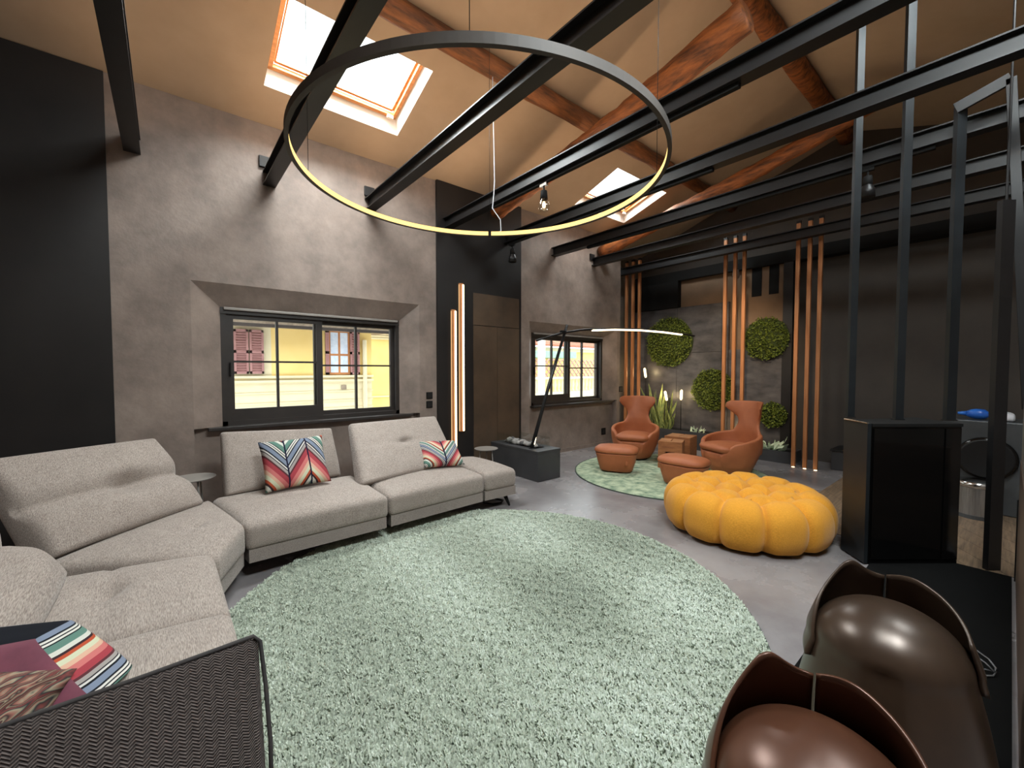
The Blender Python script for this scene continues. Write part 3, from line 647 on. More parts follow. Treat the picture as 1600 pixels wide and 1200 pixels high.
bobj('wall', box(11, 22, YT2 + 2.5, YT2 + 2.8, -1, 2.6), M['yellow_wall'], bC)
bobj('cornice', box(11, 22, YT2 + 2.3, YT2 + 2.8, 2.6, 2.8), M['cream_wall'], bC)
bobj('awning', box(13.6, 17.2, YT2 + 1.2, YT2 + 2.5, T(900, 560, 15.2).z, T(900, 550, 15.2).z), M['ext_green'], bC)
b = bmesh.new(); add_hex(b, [(11, YT2 + 2.0, 2.85), (22, YT2 + 2.0, 2.85), (22, YT2 + 6, 4.2), (11, YT2 + 6, 4.2), (11, YT2 + 2.0, 2.95), (22, YT2 + 2.0, 2.95), (22, YT2 + 6, 4.3), (11, YT2 + 6, 4.3)]); bobj('roof', b, M['roof_tile'], bC)
p = T(846, 580, 11.0); bobj('column', tube([(p.x, 11.0, -5), (p.x, 11.0, 3.2)], 0.14, 14), M['white_paint'], bC, True)

# ================================================================== SOFA
sofa = thing('sectional_sofa', 'large greige sectional sofa curving along the window wall on black legs', 'sofa', (0.5, 4.0, 0))
ZS, ZB = 0.445, 0.225
def seat(name, fl, fr_, br, bl, **kw):
    c8 = [(*fl, ZB), (*fr_, ZB), (*br, ZB), (*bl, ZB), (*fl, ZS - 0.015), (*fr_, ZS - 0.015), (*br, ZS - 0.02), (*bl, ZS - 0.02)]
    k = dict(n=(30, 24, 8), rnd=(0.07, 0.09, 0.55), puff=0.05); k.update(kw)
    s, _, _ = soft(name, c8, M['sofa'], sofa, **k)
    def inn(p, q): return (p[0] + (q[0] - p[0]) * 0.035, p[1] + (q[1] - p[1]) * 0.035)
    cc = ((fl[0] + fr_[0] + br[0] + bl[0]) / 4, (fl[1] + fr_[1] + br[1] + bl[1]) / 4)
    b = bmesh.new(); add_prism(b, [inn(p, cc) for p in (fl, fr_, br, bl)], 0.135, ZB + 0.012); bobj('base', b, M['sofa_dark'], sofa)
    return s
seat('seat_cushion', (0.425, 3.615), (1.548, 3.635), (1.57, 4.66), (0.28, 4.62), dents=[(0.0, 0.1, 0.45, 0.05, 0.018), (0.05, 0.1, 0.08, 0.08, 0.02)])
seat('seat_cushion', (1.552, 3.635), (2.678, 3.69), (2.72, 4.70), (1.575, 4.66), dents=[(0.0, 0.1, 0.45, 0.05, 0.014)])
seat('end_cushion', (2.682, 3.69), (3.13, 3.675), (3.15, 4.62), (2.725, 4.70), rnd=(0.2, 0.1, 0.6))
seat('corner_cushion', (0.215, 3.13), (0.420, 3.612), (0.275, 4.615), (-0.66, 3.66), dents=[(0.15, -0.15, 0.35, 0.06, 0.02), (0.15, -0.15, 0.1, 0.1, 0.02)], seams=[('a', -0.15, 0.03, 0.004)])
seat('seat_cushion', (0.215, 2.39), (0.205, 3.22), (-0.75, 3.45), (-0.75, 2.50), dents=[(0.15, 0.0, 0.40, 0.14, 0.03), (0.15, 0.0, 0.14, 0.14, 0.055)], seams=[('b', 0.0, 0.03, 0.012)])
seat('seat_cushion', (0.22, 1.80), (0.215, 2.385), (-0.75, 2.50), (-0.75, 1.85), seams=[('b', 0.0, 0.03, 0.012)])
def back(name, bl, br, tl, tr, th, nrm, m=None, **kw):
    """reclined back pillow: front bottom corners, front top corners, thickness along nrm (away from the sitter)"""
    nv = Vector(nrm).normalized() * th
    c8 = [Vector(bl) + nv * 1.1, Vector(br) + nv * 1.1, Vector(tr) + nv * 0.55, Vector(tl) + nv * 0.55, Vector(bl), Vector(br), Vector(tr), Vector(tl)]
    k = dict(n=(40, 36, 8), rnd=(0.05, 0.06, 0.85), puff=0.075, puff_low=0.04); k.update(kw)
    return soft(name, c8, m or M['sofa'], sofa, **k)
tuft = [(0.0, 0.1, 0.13, 0.13, 0.05), (0.0, 0.1, 0.32, 0.05, 0.025)]
bt = lambda u, v, z: gz(u, v, z)
back('back_cushion', gz(352, 776, 0.44), gz(535, 742, 0.46), gz(345, 674, 0.99), gz(519, 668, 0.965), 0.2, (-0.05, 0.86, -0.35), dents=[(0.0, -0.05, 0.2, 0.2, 0.03)])
back('back_cushion', gz(566, 758, 0.46), gz(716, 724, 0.47), gz(547, 661, 1.0), gz(681, 649, 1.0), 0.2, (-0.05, 0.8, -0.45), dents=tuft)
back('corner_back_cushion', (-0.56, 3.72, 0.44), (0.235, 4.42, 0.44), (-0.94, 4.24, 1.02), (-0.088, 4.80, 1.005), 0.22, (-0.6, 0.65, -0.45), puff=0.12,
     dents=[(0.15, -0.05, 0.26, 0.24, 0.085)], seams=[('b', -0.05, 0.035, 0.016), ('b', -0.05, 0.20, 0.06)])
back('back_cushion', (-0.47, 2.30, 0.45), (-0.45, 3.36, 0.45), (-0.95, 2.30, 1.0), (-0.93, 3.44, 1.0), 0.22, (-0.8, 0, -0.5), puff=0.12, dents=[(0.0, -0.1, 0.24, 0.2, 0.06)], seams=[('b', -0.1, 0.035, 0.016), ('b', -0.1, 0.20, 0.06)])
# near arm: herringbone pillow with dark piping
A0, A1 = Vector((0.235, 1.735, 0.62)), Vector((-0.80, 1.745, 0.62)); B0, B1 = Vector((0.235, 1.56, 0.14)), Vector((-0.80, 1.57, 0.14))
arm, _, _ = soft('armrest', [B1 + Vector((0, 0.25, 0.06)), B0 + Vector((0, 0.25, 0.06)), A0 + Vector((0, 0.03, -0.01)), A1 + Vector((0, 0.03, -0.01)), B1, B0, A0, A1], M['herring'], sofa, n=(36, 22, 8), rnd=(0.03, 0.03, 0.9), puff=0.075, puff_low=0.02)
bobj('piping', tube([B0 + Vector((0.004, 0.0, 0)), B0.lerp(A0, 0.35) + Vector((0.012, -0.01, 0)), B0.lerp(A0, 0.7) + Vector((0.010, -0.008, 0)), B0.lerp(A0, 0.97) + Vector((0.004, 0, 0)), A0 + Vector((-0.015, 0.004, 0.008)), A0.lerp(A1, 0.3) + Vector((0, 0.006, 0.0)), A0.lerp(A1, 0.65) + Vector((0, 0.006, 0.0)), A1], 0.007, 8), M['piping'], arm, True)
b = bmesh.new(); add_tube(b, [(3.02, 3.78, 0.14), (3.06, 3.73, 0.0)], [0.028, 0.012], 10); bobj('leg', b, M['black'], sofa, True)
for (x, y) in ((3.02, 4.5), (1.55, 3.9), (1.55, 4.5), (0.3, 3.75), (0.1, 2.5), (0.1, 1.95), (-0.6, 2.0), (-0.5, 3.3)):
    b = bmesh.new(); add_tube(b, [(x, y, 0.14), (x + 0.02, y, 0.0)], [0.028, 0.012], 10); bobj('leg', b, M['black'], sofa, True)

# cushions on the sofa
p0, p1, p2 = gz(408, 768, 0.49), gz(513, 752, 0.48), gy(398, 688, 4.55)
cA = thing('throw_cushion', 'square chevron-striped cushion in red, green and cream leaning on the back below the window', 'cushion', (0.95, 4.3, 0.47))
pillow('cover', (0.93, 4.385, 0.705), (1, 0.02, 0.02), (0.0, 0.28, 0.46), 0.57, 0.50, 0.17, M['stripeA'], cA)
cB = thing('throw_cushion', 'striped red and navy cushion lying near the end of the sofa by the light bars', 'cushion', (2.45, 4.2, 0.47))
pillow('cover', (2.435, 4.24, 0.615), (1, -0.10, -0.06), (0.10, 0.36, 0.30), 0.50, 0.37, 0.16, M['stripeB'], cB)
cC = thing('throw_cushion', 'plum cushion with striped edge in the near corner of the sofa', 'cushion', (-0.35, 2.15, 0.47))
V8 = [(-0.66, 1.98, 0.49), (-0.20, 1.90, 0.49), (-0.37, 2.09, 0.69), (-0.66, 2.14, 0.71), (-0.66, 2.22, 0.49), (-0.10, 2.06, 0.49), (-0.29, 2.22, 0.67), (-0.66, 2.34, 0.70)]
cc_, Cc, F = soft('cover', V8, [M['magenta'], M['stripeC']], cC, n=(24, 22, 8), rnd=(0.12, 0.12, 0.5), puff=0.05, puff_low=0.05)
mi = [0 if all(Cc[i] < -0.9 for i in f) else 1 for f in F]; cc_.data.polygons.foreach_set('material_index', mi)
cD = thing('throw_cushion', 'brown and rust kilim cushion behind the herringbone sofa arm', 'cushion', (-0.5, 1.9, 0.47))
pillow('cover', (-0.60, 1.93, 0.565), (1, -0.22, -0.34), (0.05, 0.26, 0.30), 0.60, 0.36, 0.13, M['kilim'], cD)

# ================================================================== RUGS
RC, RR = (1.73, 2.31), 1.70
rug = thing('round_rug', 'large round sage green shaggy rug in front of the sofa', 'rug', (RC[0], RC[1], 0))
bobj('backing', lathe([(0.0, 0.002), (RR, 0.002), (RR, 0.012), (0.0, 0.016)], (RC[0], RC[1], 0), 128), M['rugbase'], rug)
bobj('hem', lathe([(RR - 0.006, 0.0), (RR + 0.012, 0.0), (RR + 0.012, 0.018), (RR - 0.006, 0.020)], (RC[0], RC[1], 0), 128), M['rug_hem'], rug)
def pile(n=230000):
    r = RR * np.sqrt(RNG.random(n)); th = RNG.random(n) * 2 * PI; x, y = r * np.cos(th), r * np.sin(th)
    def field(s, seed):
        g = np.random.default_rng(seed); o = np.zeros(n)
        for k in range(9):
            a = g.random() * 2 * PI; f = s * (0.5 + 1.5 * g.random()); o += np.sin(f * (x * math.cos(a) + y * math.sin(a)) + g.random() * 6.28)
        return o / 3.0
    big, mid, fine = field(3.2, 1), field(22, 2), field(80, 3)
    az = 1.2 + 0.25 * mid + 0.35 * fine + RNG.normal(0, 1.3, n); lean = 0.006 + 0.009 * RNG.random(n)
    h = 0.022 + 0.0035 * fine + 0.0015 * mid + 0.008 * RNG.random(n); h = np.clip(h, 0.010, 0.042)
    wd = 0.0042 + 0.002 * RNG.random(n); a2 = az + PI / 2 + RNG.normal(0, 0.5, n)
    base = np.c_[x, y, np.full(n, 0.010)]; ex = np.c_[np.cos(a2), np.sin(a2), np.zeros(n)] * wd[:, None]; ld = np.c_[np.cos(az) * lean, np.sin(az) * lean, h]
    mid_p = base + ld * np.array([0.35, 0.35, 0.62])
    V = np.stack([base - ex, base + ex, mid_p + ex * 1.15, mid_p - ex * 1.15, base + ld + ex * 0.5, base + ld - ex * 0.5], 1).reshape(-1, 3) + np.array([RC[0], RC[1], 0])
    i = np.arange(n)[:, None] * 6; Q = np.concatenate([i + np.array([[0, 1, 2, 3]]), i + np.array([[3, 2, 4, 5]])], 1).reshape(-1, 4)
    me = bpy.data.meshes.new('pile'); me.vertices.add(len(V)); me.vertices.foreach_set('co', V.ravel()); me.loops.add(Q.size); me.loops.foreach_set('vertex_index', Q.ravel().astype(np.int32))
    me.polygons.add(len(Q)); me.polygons.foreach_set('loop_start', np.arange(0, Q.size, 4, dtype=np.int32)); me.polygons.foreach_set('loop_total', np.full(len(Q), 4, dtype=np.int32)); me.update(calc_edges=True)
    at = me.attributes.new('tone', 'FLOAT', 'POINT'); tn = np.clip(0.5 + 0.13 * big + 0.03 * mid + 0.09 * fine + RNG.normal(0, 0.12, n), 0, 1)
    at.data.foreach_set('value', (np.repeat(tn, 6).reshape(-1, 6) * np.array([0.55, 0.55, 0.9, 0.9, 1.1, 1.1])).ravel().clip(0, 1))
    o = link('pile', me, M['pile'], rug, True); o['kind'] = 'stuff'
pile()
R2 = (5.90, 3.32)
rug2 = thing('round_rug', 'smaller round mottled green rug under the leather armchairs', 'rug', (R2[0], R2[1], 0))
bobj('pile', lathe([(0.0, 0.0), (1.41, 0.0), (1.42, 0.008), (1.405, 0.016), (0.0, 0.018)], (R2[0], R2[1], 0), 96), M['rug2'], rug2)
bobj('hem', lathe([(1.418, 0.0), (1.432, 0.0), (1.432, 0.012), (1.418, 0.012)], (R2[0], R2[1], 0), 96), M['rug_hem'], rug2)

# ================================================================== LEATHER ARMCHAIRS AND OTTOMANS
def shell_obj(parent):
    """tub with sloping arms that rises into a narrow waist and a flared wing headrest; front of the chair is +x (local)"""
    bm_ = bmesh.new(); n = 44; m_ = 16; th = 0.045
    def tub(a, f):                                   # a: angle from the rear (-pi..pi), f: 0 bottom, 1 rim
        ca = abs(a) / PI
        rim = 0.60 - 0.15 * min(1, max(0, (ca - 0.25) / 0.6)) ** 1.2 - 0.14 * max(0, (ca - 0.72) / 0.14)
        z = 0.03 + (rim - 0.03) * f
        rr = 0.27 + 0.145 * math.sin(min(1, f * 1.05) * PI / 2) + 0.01 * math.sin(PI * f)
        return -math.cos(a) * rr * 1.02, math.sin(a) * rr, z
    amax = PI * 0.86
    def sheet(off):
        g = []
        for i in range(n + 1):
            a = -amax + 2 * amax * i / n; row = []
            for j in range(m_ + 1):
                x, y, z = tub(a, j / m_); l = math.hypot(x, y); k = (l - off) / l; row.append(bm_.verts.new((x * k, y * k, z)))
            g.append(row)
        return g
    o, i_ = sheet(0.0), sheet(0.065)
    for g, fl in ((o, 0), (i_, 1)):
        for i in range(n):
            for j in range(m_):
                q = (g[i][j], g[i + 1][j], g[i + 1][j + 1], g[i][j + 1]); bm_.faces.new(q[::-1] if fl else q)
    for i in range(n):
        bm_.faces.new((o[i][m_], o[i + 1][m_], i_[i + 1][m_], i_[i][m_])); bm_.faces.new((o[i + 1][0], o[i][0], i_[i][0], i_[i + 1][0]))
    for k in (0, n):
        for j in range(m_):
            q = (o[k][j], o[k][j + 1], i_[k][j + 1], i_[k][j]); bm_.faces.new(q if k else q[::-1])
    # low closed front of the tub below the seat
    # wing back: rows in height, half width w(z), leaning back
    rows = [(0.30, 0.30, 0.40), (0.42, 0.34, 0.405), (0.52, 0.33, 0.40), (0.60, 0.265, 0.395), (0.68, 0.215, 0.40), (0.745, 0.195, 0.415), (0.81, 0.205, 0.435), (0.87, 0.245, 0.455), (0.93, 0.30, 0.475), (0.99, 0.335, 0.495), (1.04, 0.335, 0.51), (1.075, 0.315, 0.52), (1.085, 0.29, 0.522)]
    c = 22; G = [[], []]
    for z, hw, xb in rows:
        for s in (0, 1):
            r = []
            for k in range(c + 1):
                u = 2 * k / c - 1; yy = hw * u * 0.97
                wing = (0.42 if z < 0.6 else 0.42 + 0.5 * min(1, max(0, (z - 0.72) / 0.25))) * yy * yy / 0.36
                ths = 0.055 * (1 - abs(u) ** 6 * 0.45)
                x = -xb + wing * 1.05 + (ths if s else 0); r.append(bm_.verts.new((x, yy, z)))
            G[s].append(r)
    for s in (0, 1):
        for a in range(len(rows) - 1):
            for k in range(c):
                q = (G[s][a][k], G[s][a][k + 1], G[s][a + 1][k + 1], G[s][a + 1][k]); bm_.faces.new(q if s else q[::-1])
    R = len(rows) - 1
    for k in range(c):
        bm_.faces.new((G[0][R][k + 1], G[0][R][k], G[1][R][k], G[1][R][k + 1])); bm_.faces.new((G[0][0][k], G[0][0][k + 1], G[1][0][k + 1], G[1][0][k]))
    for a in range(R):
        for k in (0, c):
            bm_.faces.new((G[0][a][k], G[0][a + 1][k], G[1][a + 1][k], G[1][a][k]))
    add_lathe(bm_, [(0.0, 0.03), (0.255, 0.03), (0.335, 0.14), (0.375, 0.26), (0.372, 0.34), (0.0, 0.34)], (0.03, 0, 0), 36)
    o = bobj('shell', bm_, M['leather'], parent, True)
    md = o.modifiers.new('r', 'REMESH'); md.mode = 'VOXEL'; md.voxel_size = 0.013; md.use_smooth_shade = True
    sm = o.modifiers.new('s', 'SMOOTH'); sm.factor = 0.5; sm.iterations = 7
    evaluate(o); o.data.polygons.foreach_set('use_smooth', [True] * len(o.data.polygons)); o.data.name = 'shell'
    return o
def armchair(loc, rz, label):
    t = thing('wing_armchair', label, 'armchair', loc, 'cognac leather armchairs', rz, world=False)
    shell_obj(t)
    V, F, UV, Cc = soft_mesh([(-0.30, -0.27, 0.34), (0.38, -0.285, 0.33), (0.38, 0.285, 0.33), (-0.30, 0.27, 0.34), (-0.30, -0.27, 0.43), (0.42, -0.30, 0.44), (0.42, 0.30, 0.44), (-0.30, 0.27, 0.43)], n=(20, 20, 6), rnd=(0.45, 0.45, 0.7), puff=0.045)
    pobj('seat_cushion', V, F, M['leather'], t, True)
    bobj('plinth', lathe([(0.0, 0.0), (0.22, 0.0), (0.23, 0.03), (0.0, 0.035)], (0.02, 0, 0), 28), M['black'], t)
    return t
ch1 = armchair((6.42, 4.28, 0.018), math.atan2(-0.42, -0.90), 'cognac leather wing armchair facing the room beside the second window')
ch2 = dup(ch1); ch2.location = (6.62, 2.72, 0.018); ch2.rotation_euler.z = math.atan2(0.36, -0.93); ch2['label'] = 'cognac leather wing armchair turned sideways, in front of the copper slats'
def ottoman(loc, rz, label):
    t = thing('ottoman', label, 'ottoman', loc, 'cognac leather footstools', rz, world=False)
    def ring(a, b, z, n=48, e=3.2):
        out = []
        for k in range(n):
            th = 2 * PI * k / n; cs, sn = math.cos(th), math.sin(th); r = (abs(cs) ** e + abs(sn) ** e) ** (-1 / e); out.append((a * r * cs, b * r * sn, z))
        return out
    def loft(name, prof):
        bm_ = bmesh.new(); R = [[bm_.verts.new(p) for p in ring(a, b_, z)] for a, b_, z in prof]; n = len(R[0])
        for p, q in zip(R, R[1:]):
            for k in range(n): bm_.faces.new((p[k], p[(k + 1) % n], q[(k + 1) % n], q[k]))
        bm_.faces.new(R[0][::-1]); bm_.faces.new(R[-1]); return bobj(name, bm_, M['leather'], t, True)
    loft('body', [(0.16, 0.235, 0.02), (0.17, 0.245, 0.03), (0.20, 0.285, 0.16), (0.225, 0.31, 0.28), (0.228, 0.315, 0.292), (0.21, 0.30, 0.296)])
    loft('cushion', [(0.215, 0.30, 0.297), (0.235, 0.325, 0.308), (0.242, 0.332, 0.33), (0.232, 0.32, 0.362), (0.20, 0.285, 0.385), (0.14, 0.21, 0.40), (0.07, 0.11, 0.406), (0.01, 0.015, 0.408)])
    bobj('pull_tab', box(0.205, 0.222, 0.17, 0.20, 0.14, 0.20, 0.003), M['leather'], t)
    bobj('foot', lathe([(0.0, 0.0), (0.13, 0.0), (0.13, 0.022), (0.0, 0.022)], (0, 0, 0), 20), M['black'], t)
    return t
ot1 = ottoman((5.36, 3.90, 0.018), math.atan2(-0.45, -0.89), 'small cognac leather ottoman in front of the armchair by the window')
ot2 = dup(ot1); ot2.location = (5.40, 2.83, 0.018); ot2.rotation_euler.z = math.atan2(-0.05, -1.0); ot2['label'] = 'small cognac leather ottoman behind the mustard pouf'
def wood_cube(c, s, h, rz, label):
    t = thing('wooden_cube_table', label, 'side table', (c[0], c[1], 0.018), 'cedar cube tables', rz, world=False)
    a = s / 2; bm_ = bmesh.new(); w_ = 0.045
    for r in cut_rects(-a, a, 0, h, [(-0.07, 0.07, h * 0.30, h * 0.62)]): add_box(bm_, -a, -a + 0.06, r[0], r[1], r[2], r[3])
    bobj('front_block', bm_, M['cube_wood'], t)
    bobj('left_block', box(-a + 0.062, a, -a, -0.004, 0, h - 0.002, 0.004), M['cube_wood'], t)
    bobj('right_block', box(-a + 0.10, a, 0.004, a, 0, h - 0.002, 0.004), M['cube_wood'], t)
    bobj('recess', box(-a + 0.061, -a + 0.10, -0.08, 0.08, h * 0.25, h * 0.66), M['black'], t)
    return t
wood_cube((6.28, 3.50), 0.36, 0.43, math.atan2(0.37, 0.93), 'front cedar cube table with a slot, between the two armchairs')
wood_cube((6.80, 3.62), 0.42, 0.44, math.atan2(0.2, 0.98), 'rear cedar cube table between the two armchairs')

# ================================================================== MUSTARD BUBBLE POUF
def pouf(c, R, H, rz):
    t = thing('bubble_pouf', 'large round mustard yellow tufted pouf with bulging cells', 'pouf', (c[0], c[1], 0), None, rz, world=False)
    NS = 12; cen = []; kind = []
    for k in range(NS): a = 2 * PI * k / NS; cen.append((R * 0.96 * math.cos(a), R * 0.96 * math.sin(a), H * 0.46)); kind.append(0)
    for k in range(8): a = 2 * PI * (k + 0.5) / 8; cen.append((0.50 * R * math.cos(a), 0.50 * R * math.sin(a), H)); kind.append(1)
    for k in range(4): a = 2 * PI * k / 4 + 0.4; cen.append((0.20 * R * math.cos(a), 0.20 * R * math.sin(a), H)); kind.append(1)
    cen = np.array(cen)
    nu, nv = 300, 110
    V, F = [], []
    ph = np.linspace(-1, 1, nv + 1); th = np.linspace(0, 2 * PI, nu, endpoint=False)
    def prof(s):                                     # s in 0..1 : underside -> side -> top centre
        L1, L2 = H * 1.05, R
        a = s * (L1 + L2)
        return a
    pr = []
    ns = 46; nt = 70
    for k in range(ns + 1):
        f = k / ns; a = -PI / 2 * 0.82 + f * (PI / 2 * 0.82 + PI / 2); e = 0.62
        pr.append((R * (0.60 + 0.40 * abs(math.cos(a)) ** e), H * (0.47 + 0.53 * math.copysign(abs(math.sin(a)) ** 0.8, math.sin(a)))))
    r_end = pr[-1][0]
    for k in range(1, nt + 1): pr.append((r_end * (1 - k / nt), H * (1 + 0.02 * math.sin(PI * k / nt / 2))))
    pr = np.array(pr); dp = np.gradient(pr, axis=0); nr, nz = dp[:, 1], -dp[:, 0]; l = np.hypot(nr, nz); nr, nz = nr / l, nz / l
    zmin = pr[:, 1].min()
    P = []; N_ = []
    for (r, z), a, b_ in zip(pr, nr, nz):
        P.append(np.c_[r * np.cos(th), r * np.sin(th), np.full(nu, z)]); N_.append(np.c_[a * np.cos(th), a * np.sin(th), np.full(nu, b_)])
    P = np.concatenate(P); N_ = np.concatenate(N_)
    # the outer cells take the whole side and fold over the rim
    D = np.empty((len(P), len(cen))); ang = np.arctan2(P[:, 1], P[:, 0]); rad = np.hypot(P[:, 0], P[:, 1])
    for k in range(len(cen)):
        if k < NS:
            a0 = 2 * PI * k / NS; da = np.abs((ang - a0 + PI) % (2 * PI) - PI); inn = np.clip(0.80 * R - rad, 0, None) * (P[:, 2] > H * 0.6)
            D[:, k] = np.hypot(da * R * 0.95, inn * 1.25)
        else: D[:, k] = np.hypot(P[:, 0] - cen[k, 0], P[:, 1] - cen[k, 1]) + (P[:, 2] < H * 0.7) * 1.0
    S = np.sort(D, 1); g = np.clip((S[:, 1] - S[:, 0]) / np.where(D.argmin(1) < NS, 0.22, 0.19), 0, 1); sd = D.argmin(1) < NS; bul = np.where(sd, np.sqrt(1 - (1 - g) ** 2) * 0.085, np.sin(g * PI / 2) ** 0.75 * 0.085) - np.where(sd, 0.05, 0.060)
    fade = np.clip((P[:, 2] - zmin) / 0.05, 0.25, 1)
    P = P + N_ * (bul * fade)[:, None]; P[:, 2] -= min(0, P[:, 2].min()); P[:, 2] -= P[:, 2].min() - 0.004
    rows = len(pr)
    for a in range(rows - 1):
        for k in range(nu): F.append((a * nu + k, a * nu + (k + 1) % nu, (a + 1) * nu + (k + 1) % nu, (a + 1) * nu + k))
    # one mesh per cell so each bubble is its own part
    own = np.argmin(D, 1); FA = np.array(F); fo = own[FA[:, 0]]
    for k in range(len(cen)):
        fk = FA[fo == k]
        if not len(fk): continue
        ids, inv = np.unique(fk.ravel(), return_inverse=True); o = pobj('bubble', P[ids].tolist(), inv.reshape(-1, 4).tolist(), M['mustard'], t, True)
    bobj('base', lathe([(0.0, 0.0), (R * 0.66, 0.0), (R * 0.7, 0.05), (0.0, 0.05)], (0, 0, 0), 32), M['black'], t)
    return t
pouf((4.41, 1.68), 0.715, 0.395, 0.35)

# ================================================================== FIRE TABLE, ARC LAMP, SIDE TABLES
ft = thing('fire_table', 'low anthracite box fire table with glass screens and pale stones', 'fire table', (4.2, 4.8, 0))
FX0, FX1, FY0, FY1, FZ = 3.99, 4.45, 4.23, 5.335, 0.435
bobj('body', box(FX0 + 0.004, FX1 - 0.004, FY0 + 0.004, FY1, 0, FZ - 0.03, 0.003), M['box'], ft)
b = bmesh.new()
for r in cut_rects(FX0, FX1, FY0, FY1, [(FX0 + 0.13, FX1 - 0.13, FY0 + 0.20, FY1 - 0.12)]): add_box(b, r[0], r[1], r[2], r[3], FZ - 0.03, FZ)
bobj('top', b, M['box'], ft)
bobj('tray', box(FX0 + 0.13, FX1 - 0.13, FY0 + 0.20, FY1 - 0.12, FZ - 0.029, FZ - 0.010), M['black'], ft)
for (x, ya, yb_) in ((FX0 + 0.09, FY1 - 0.42, FY1 - 0.04), (FX1 - 0.07, FY0 + 0.16, FY1 - 0.25)):
    bobj('glass_screen', box(x, x + 0.008, ya, yb_, FZ, FZ + 0.15), M['screen'], ft)
def pebble(c, r, m, name, label, cat, group):
    b = bmesh.new(); bmesh.ops.create_icosphere(b, subdivisions=2, radius=r); s = Vector((random.uniform(0.8, 1.25), random.uniform(0.8, 1.25), random.uniform(0.65, 0.9)))
    ph_ = [random.random() * 6 for _ in range(3)]
    for v in b.verts:
        k = 1 + 0.10 * math.sin(9 * v.co.x / r * 0.3 + ph_[0]) + 0.08 * math.sin(5 * v.co.y / r + ph_[1]) + 0.06 * math.sin(6 * v.co.z / r + ph_[2]); v.co = Vector((v.co.x * s.x, v.co.y * s.y, v.co.z * s.z)) * k
    zmin = min(v.co.z for v in b.verts)
    bmesh.ops.translate(b, verts=b.verts, vec=Vector((c[0], c[1], c[2] - zmin)))
    return tag(bobj(name, b, m, None, True), label, cat, group)
for k in range(20):
    y = FY0 + 0.27 + (FY1 - FY0 - 0.46) * (k // 2) / 9.0; x = (FX0 + FX1) / 2 + (-0.045 if k % 2 else 0.045) + random.uniform(-0.012, 0.012)
    if k in (2, 3): continue
    pebble((x, y, FZ - 0.008), random.uniform(0.040, 0.056), M['stone'] if k % 3 else M['stone_grey'], 'fire_stone', 'pale rounded stone in the trench of the fire table' if k % 3 else 'dark grey rounded stone in the trench of the fire table', 'stone', 'pale stones in the fire table' if k % 3 else 'dark stones in the fire table')
al = thing('arc_floor_lamp', 'slim dark arc lamp leaning over the fire table with a glowing curved arm', 'lamp', (4.12, 4.5, FZ))
AY = 4.5
q0 = gy(831, 700, AY); q1 = gy(886, 508, AY); q0.z = FZ
def dirp(a, b_, f): return Vector(a).lerp(Vector(b_), f)
bobj('pole', tube([q0 + Vector((0, 0, 0.0)), dirp(q0, q1, 0.5) + Vector((-0.02, 0, 0.0)), q1], [0.030, 0.026, 0.022], 12), M['steel'], al, True)
bobj('base_plate', lathe([(0.0, 0.0), (0.05, 0.0), (0.05, 0.008), (0.0, 0.008)], (q0.x, q0.y, FZ), 24), M['steel'], al)
bobj('foot_light', tube([dirp(q0, q1, 0.03) + Vector((0, -0.030, 0)), dirp(q0, q1, 0.13) + Vector((-0.004, -0.018, 0))], 0.006, 8), M['led_bar'], al, True)
# the arm runs from its tail behind the pole, over the pivot and out above the armchairs
apx = [(838, 532, 4.50), (858, 526, 4.48), (880, 520, 4.46), (905, 516, 4.42), (925, 514.5, 4.38), (960, 513.5, 4.3), (1000, 514.5, 4.2), (1035, 517.5, 4.1), (1065, 521.5, 4.02), (1085, 525, 3.97)]
AP = [gy(u, v, y) for u, v, y in apx]
bobj('arm', tube(AP, 0.018, 10), M['steel'], al, True)
bobj('light_strip', tube([p + Vector((0, -0.004, -0.016)) for p in AP[4:9]], 0.017, 10), M['led_bar'], al, True)
pv = gy(880, 519, 4.47); bobj('pivot', bar(pv + Vector((-0.05, -0.0, 0)), pv + Vector((0.05, 0.0, 0)), 0.06, 0.05, bevel=0.01), M['black'], al)
def side_table(c, h, r, label):
    t = thing('side_table', label, 'side table', (c[0], c[1], 0), 'small round side tables', 0, world=False)
    bobj('table_top', lathe([(0.0, h - 0.012), (r - 0.02, h - 0.014), (r, h - 0.004), (r, h), (0.0, h)], (0, 0, 0), 40), M['table_grey'], t)
    for k in range(3):
        a = 2 * PI * k / 3 + 0.9; bobj('leg', tube([(0.55 * r * math.cos(a), 0.55 * r * math.sin(a), h - 0.012), (0.8 * r * math.cos(a), 0.8 * r * math.sin(a), 0.0)], 0.008, 8), M['table_grey'], t, True)
    return t
side_table((0.16, 5.0), 0.56, 0.19, 'small round grey side table behind the sofa joint under the window')
side_table((3.52, 4.82), 0.46, 0.17, 'small round grey side table between the sofa end and the fire table')
crd = tube([(2.86, 3.98, 0.012), (2.92, 3.86, 0.012), (3.02, 3.84, 0.012), (3.10, 3.90, 0.012), (3.06, 4.02, 0.012), (2.95, 4.08, 0.012)], 0.010, 8)
tag(bobj('cable', crd, M['black'], None, True), 'black cable loop on the floor under the sofa end', 'cable')

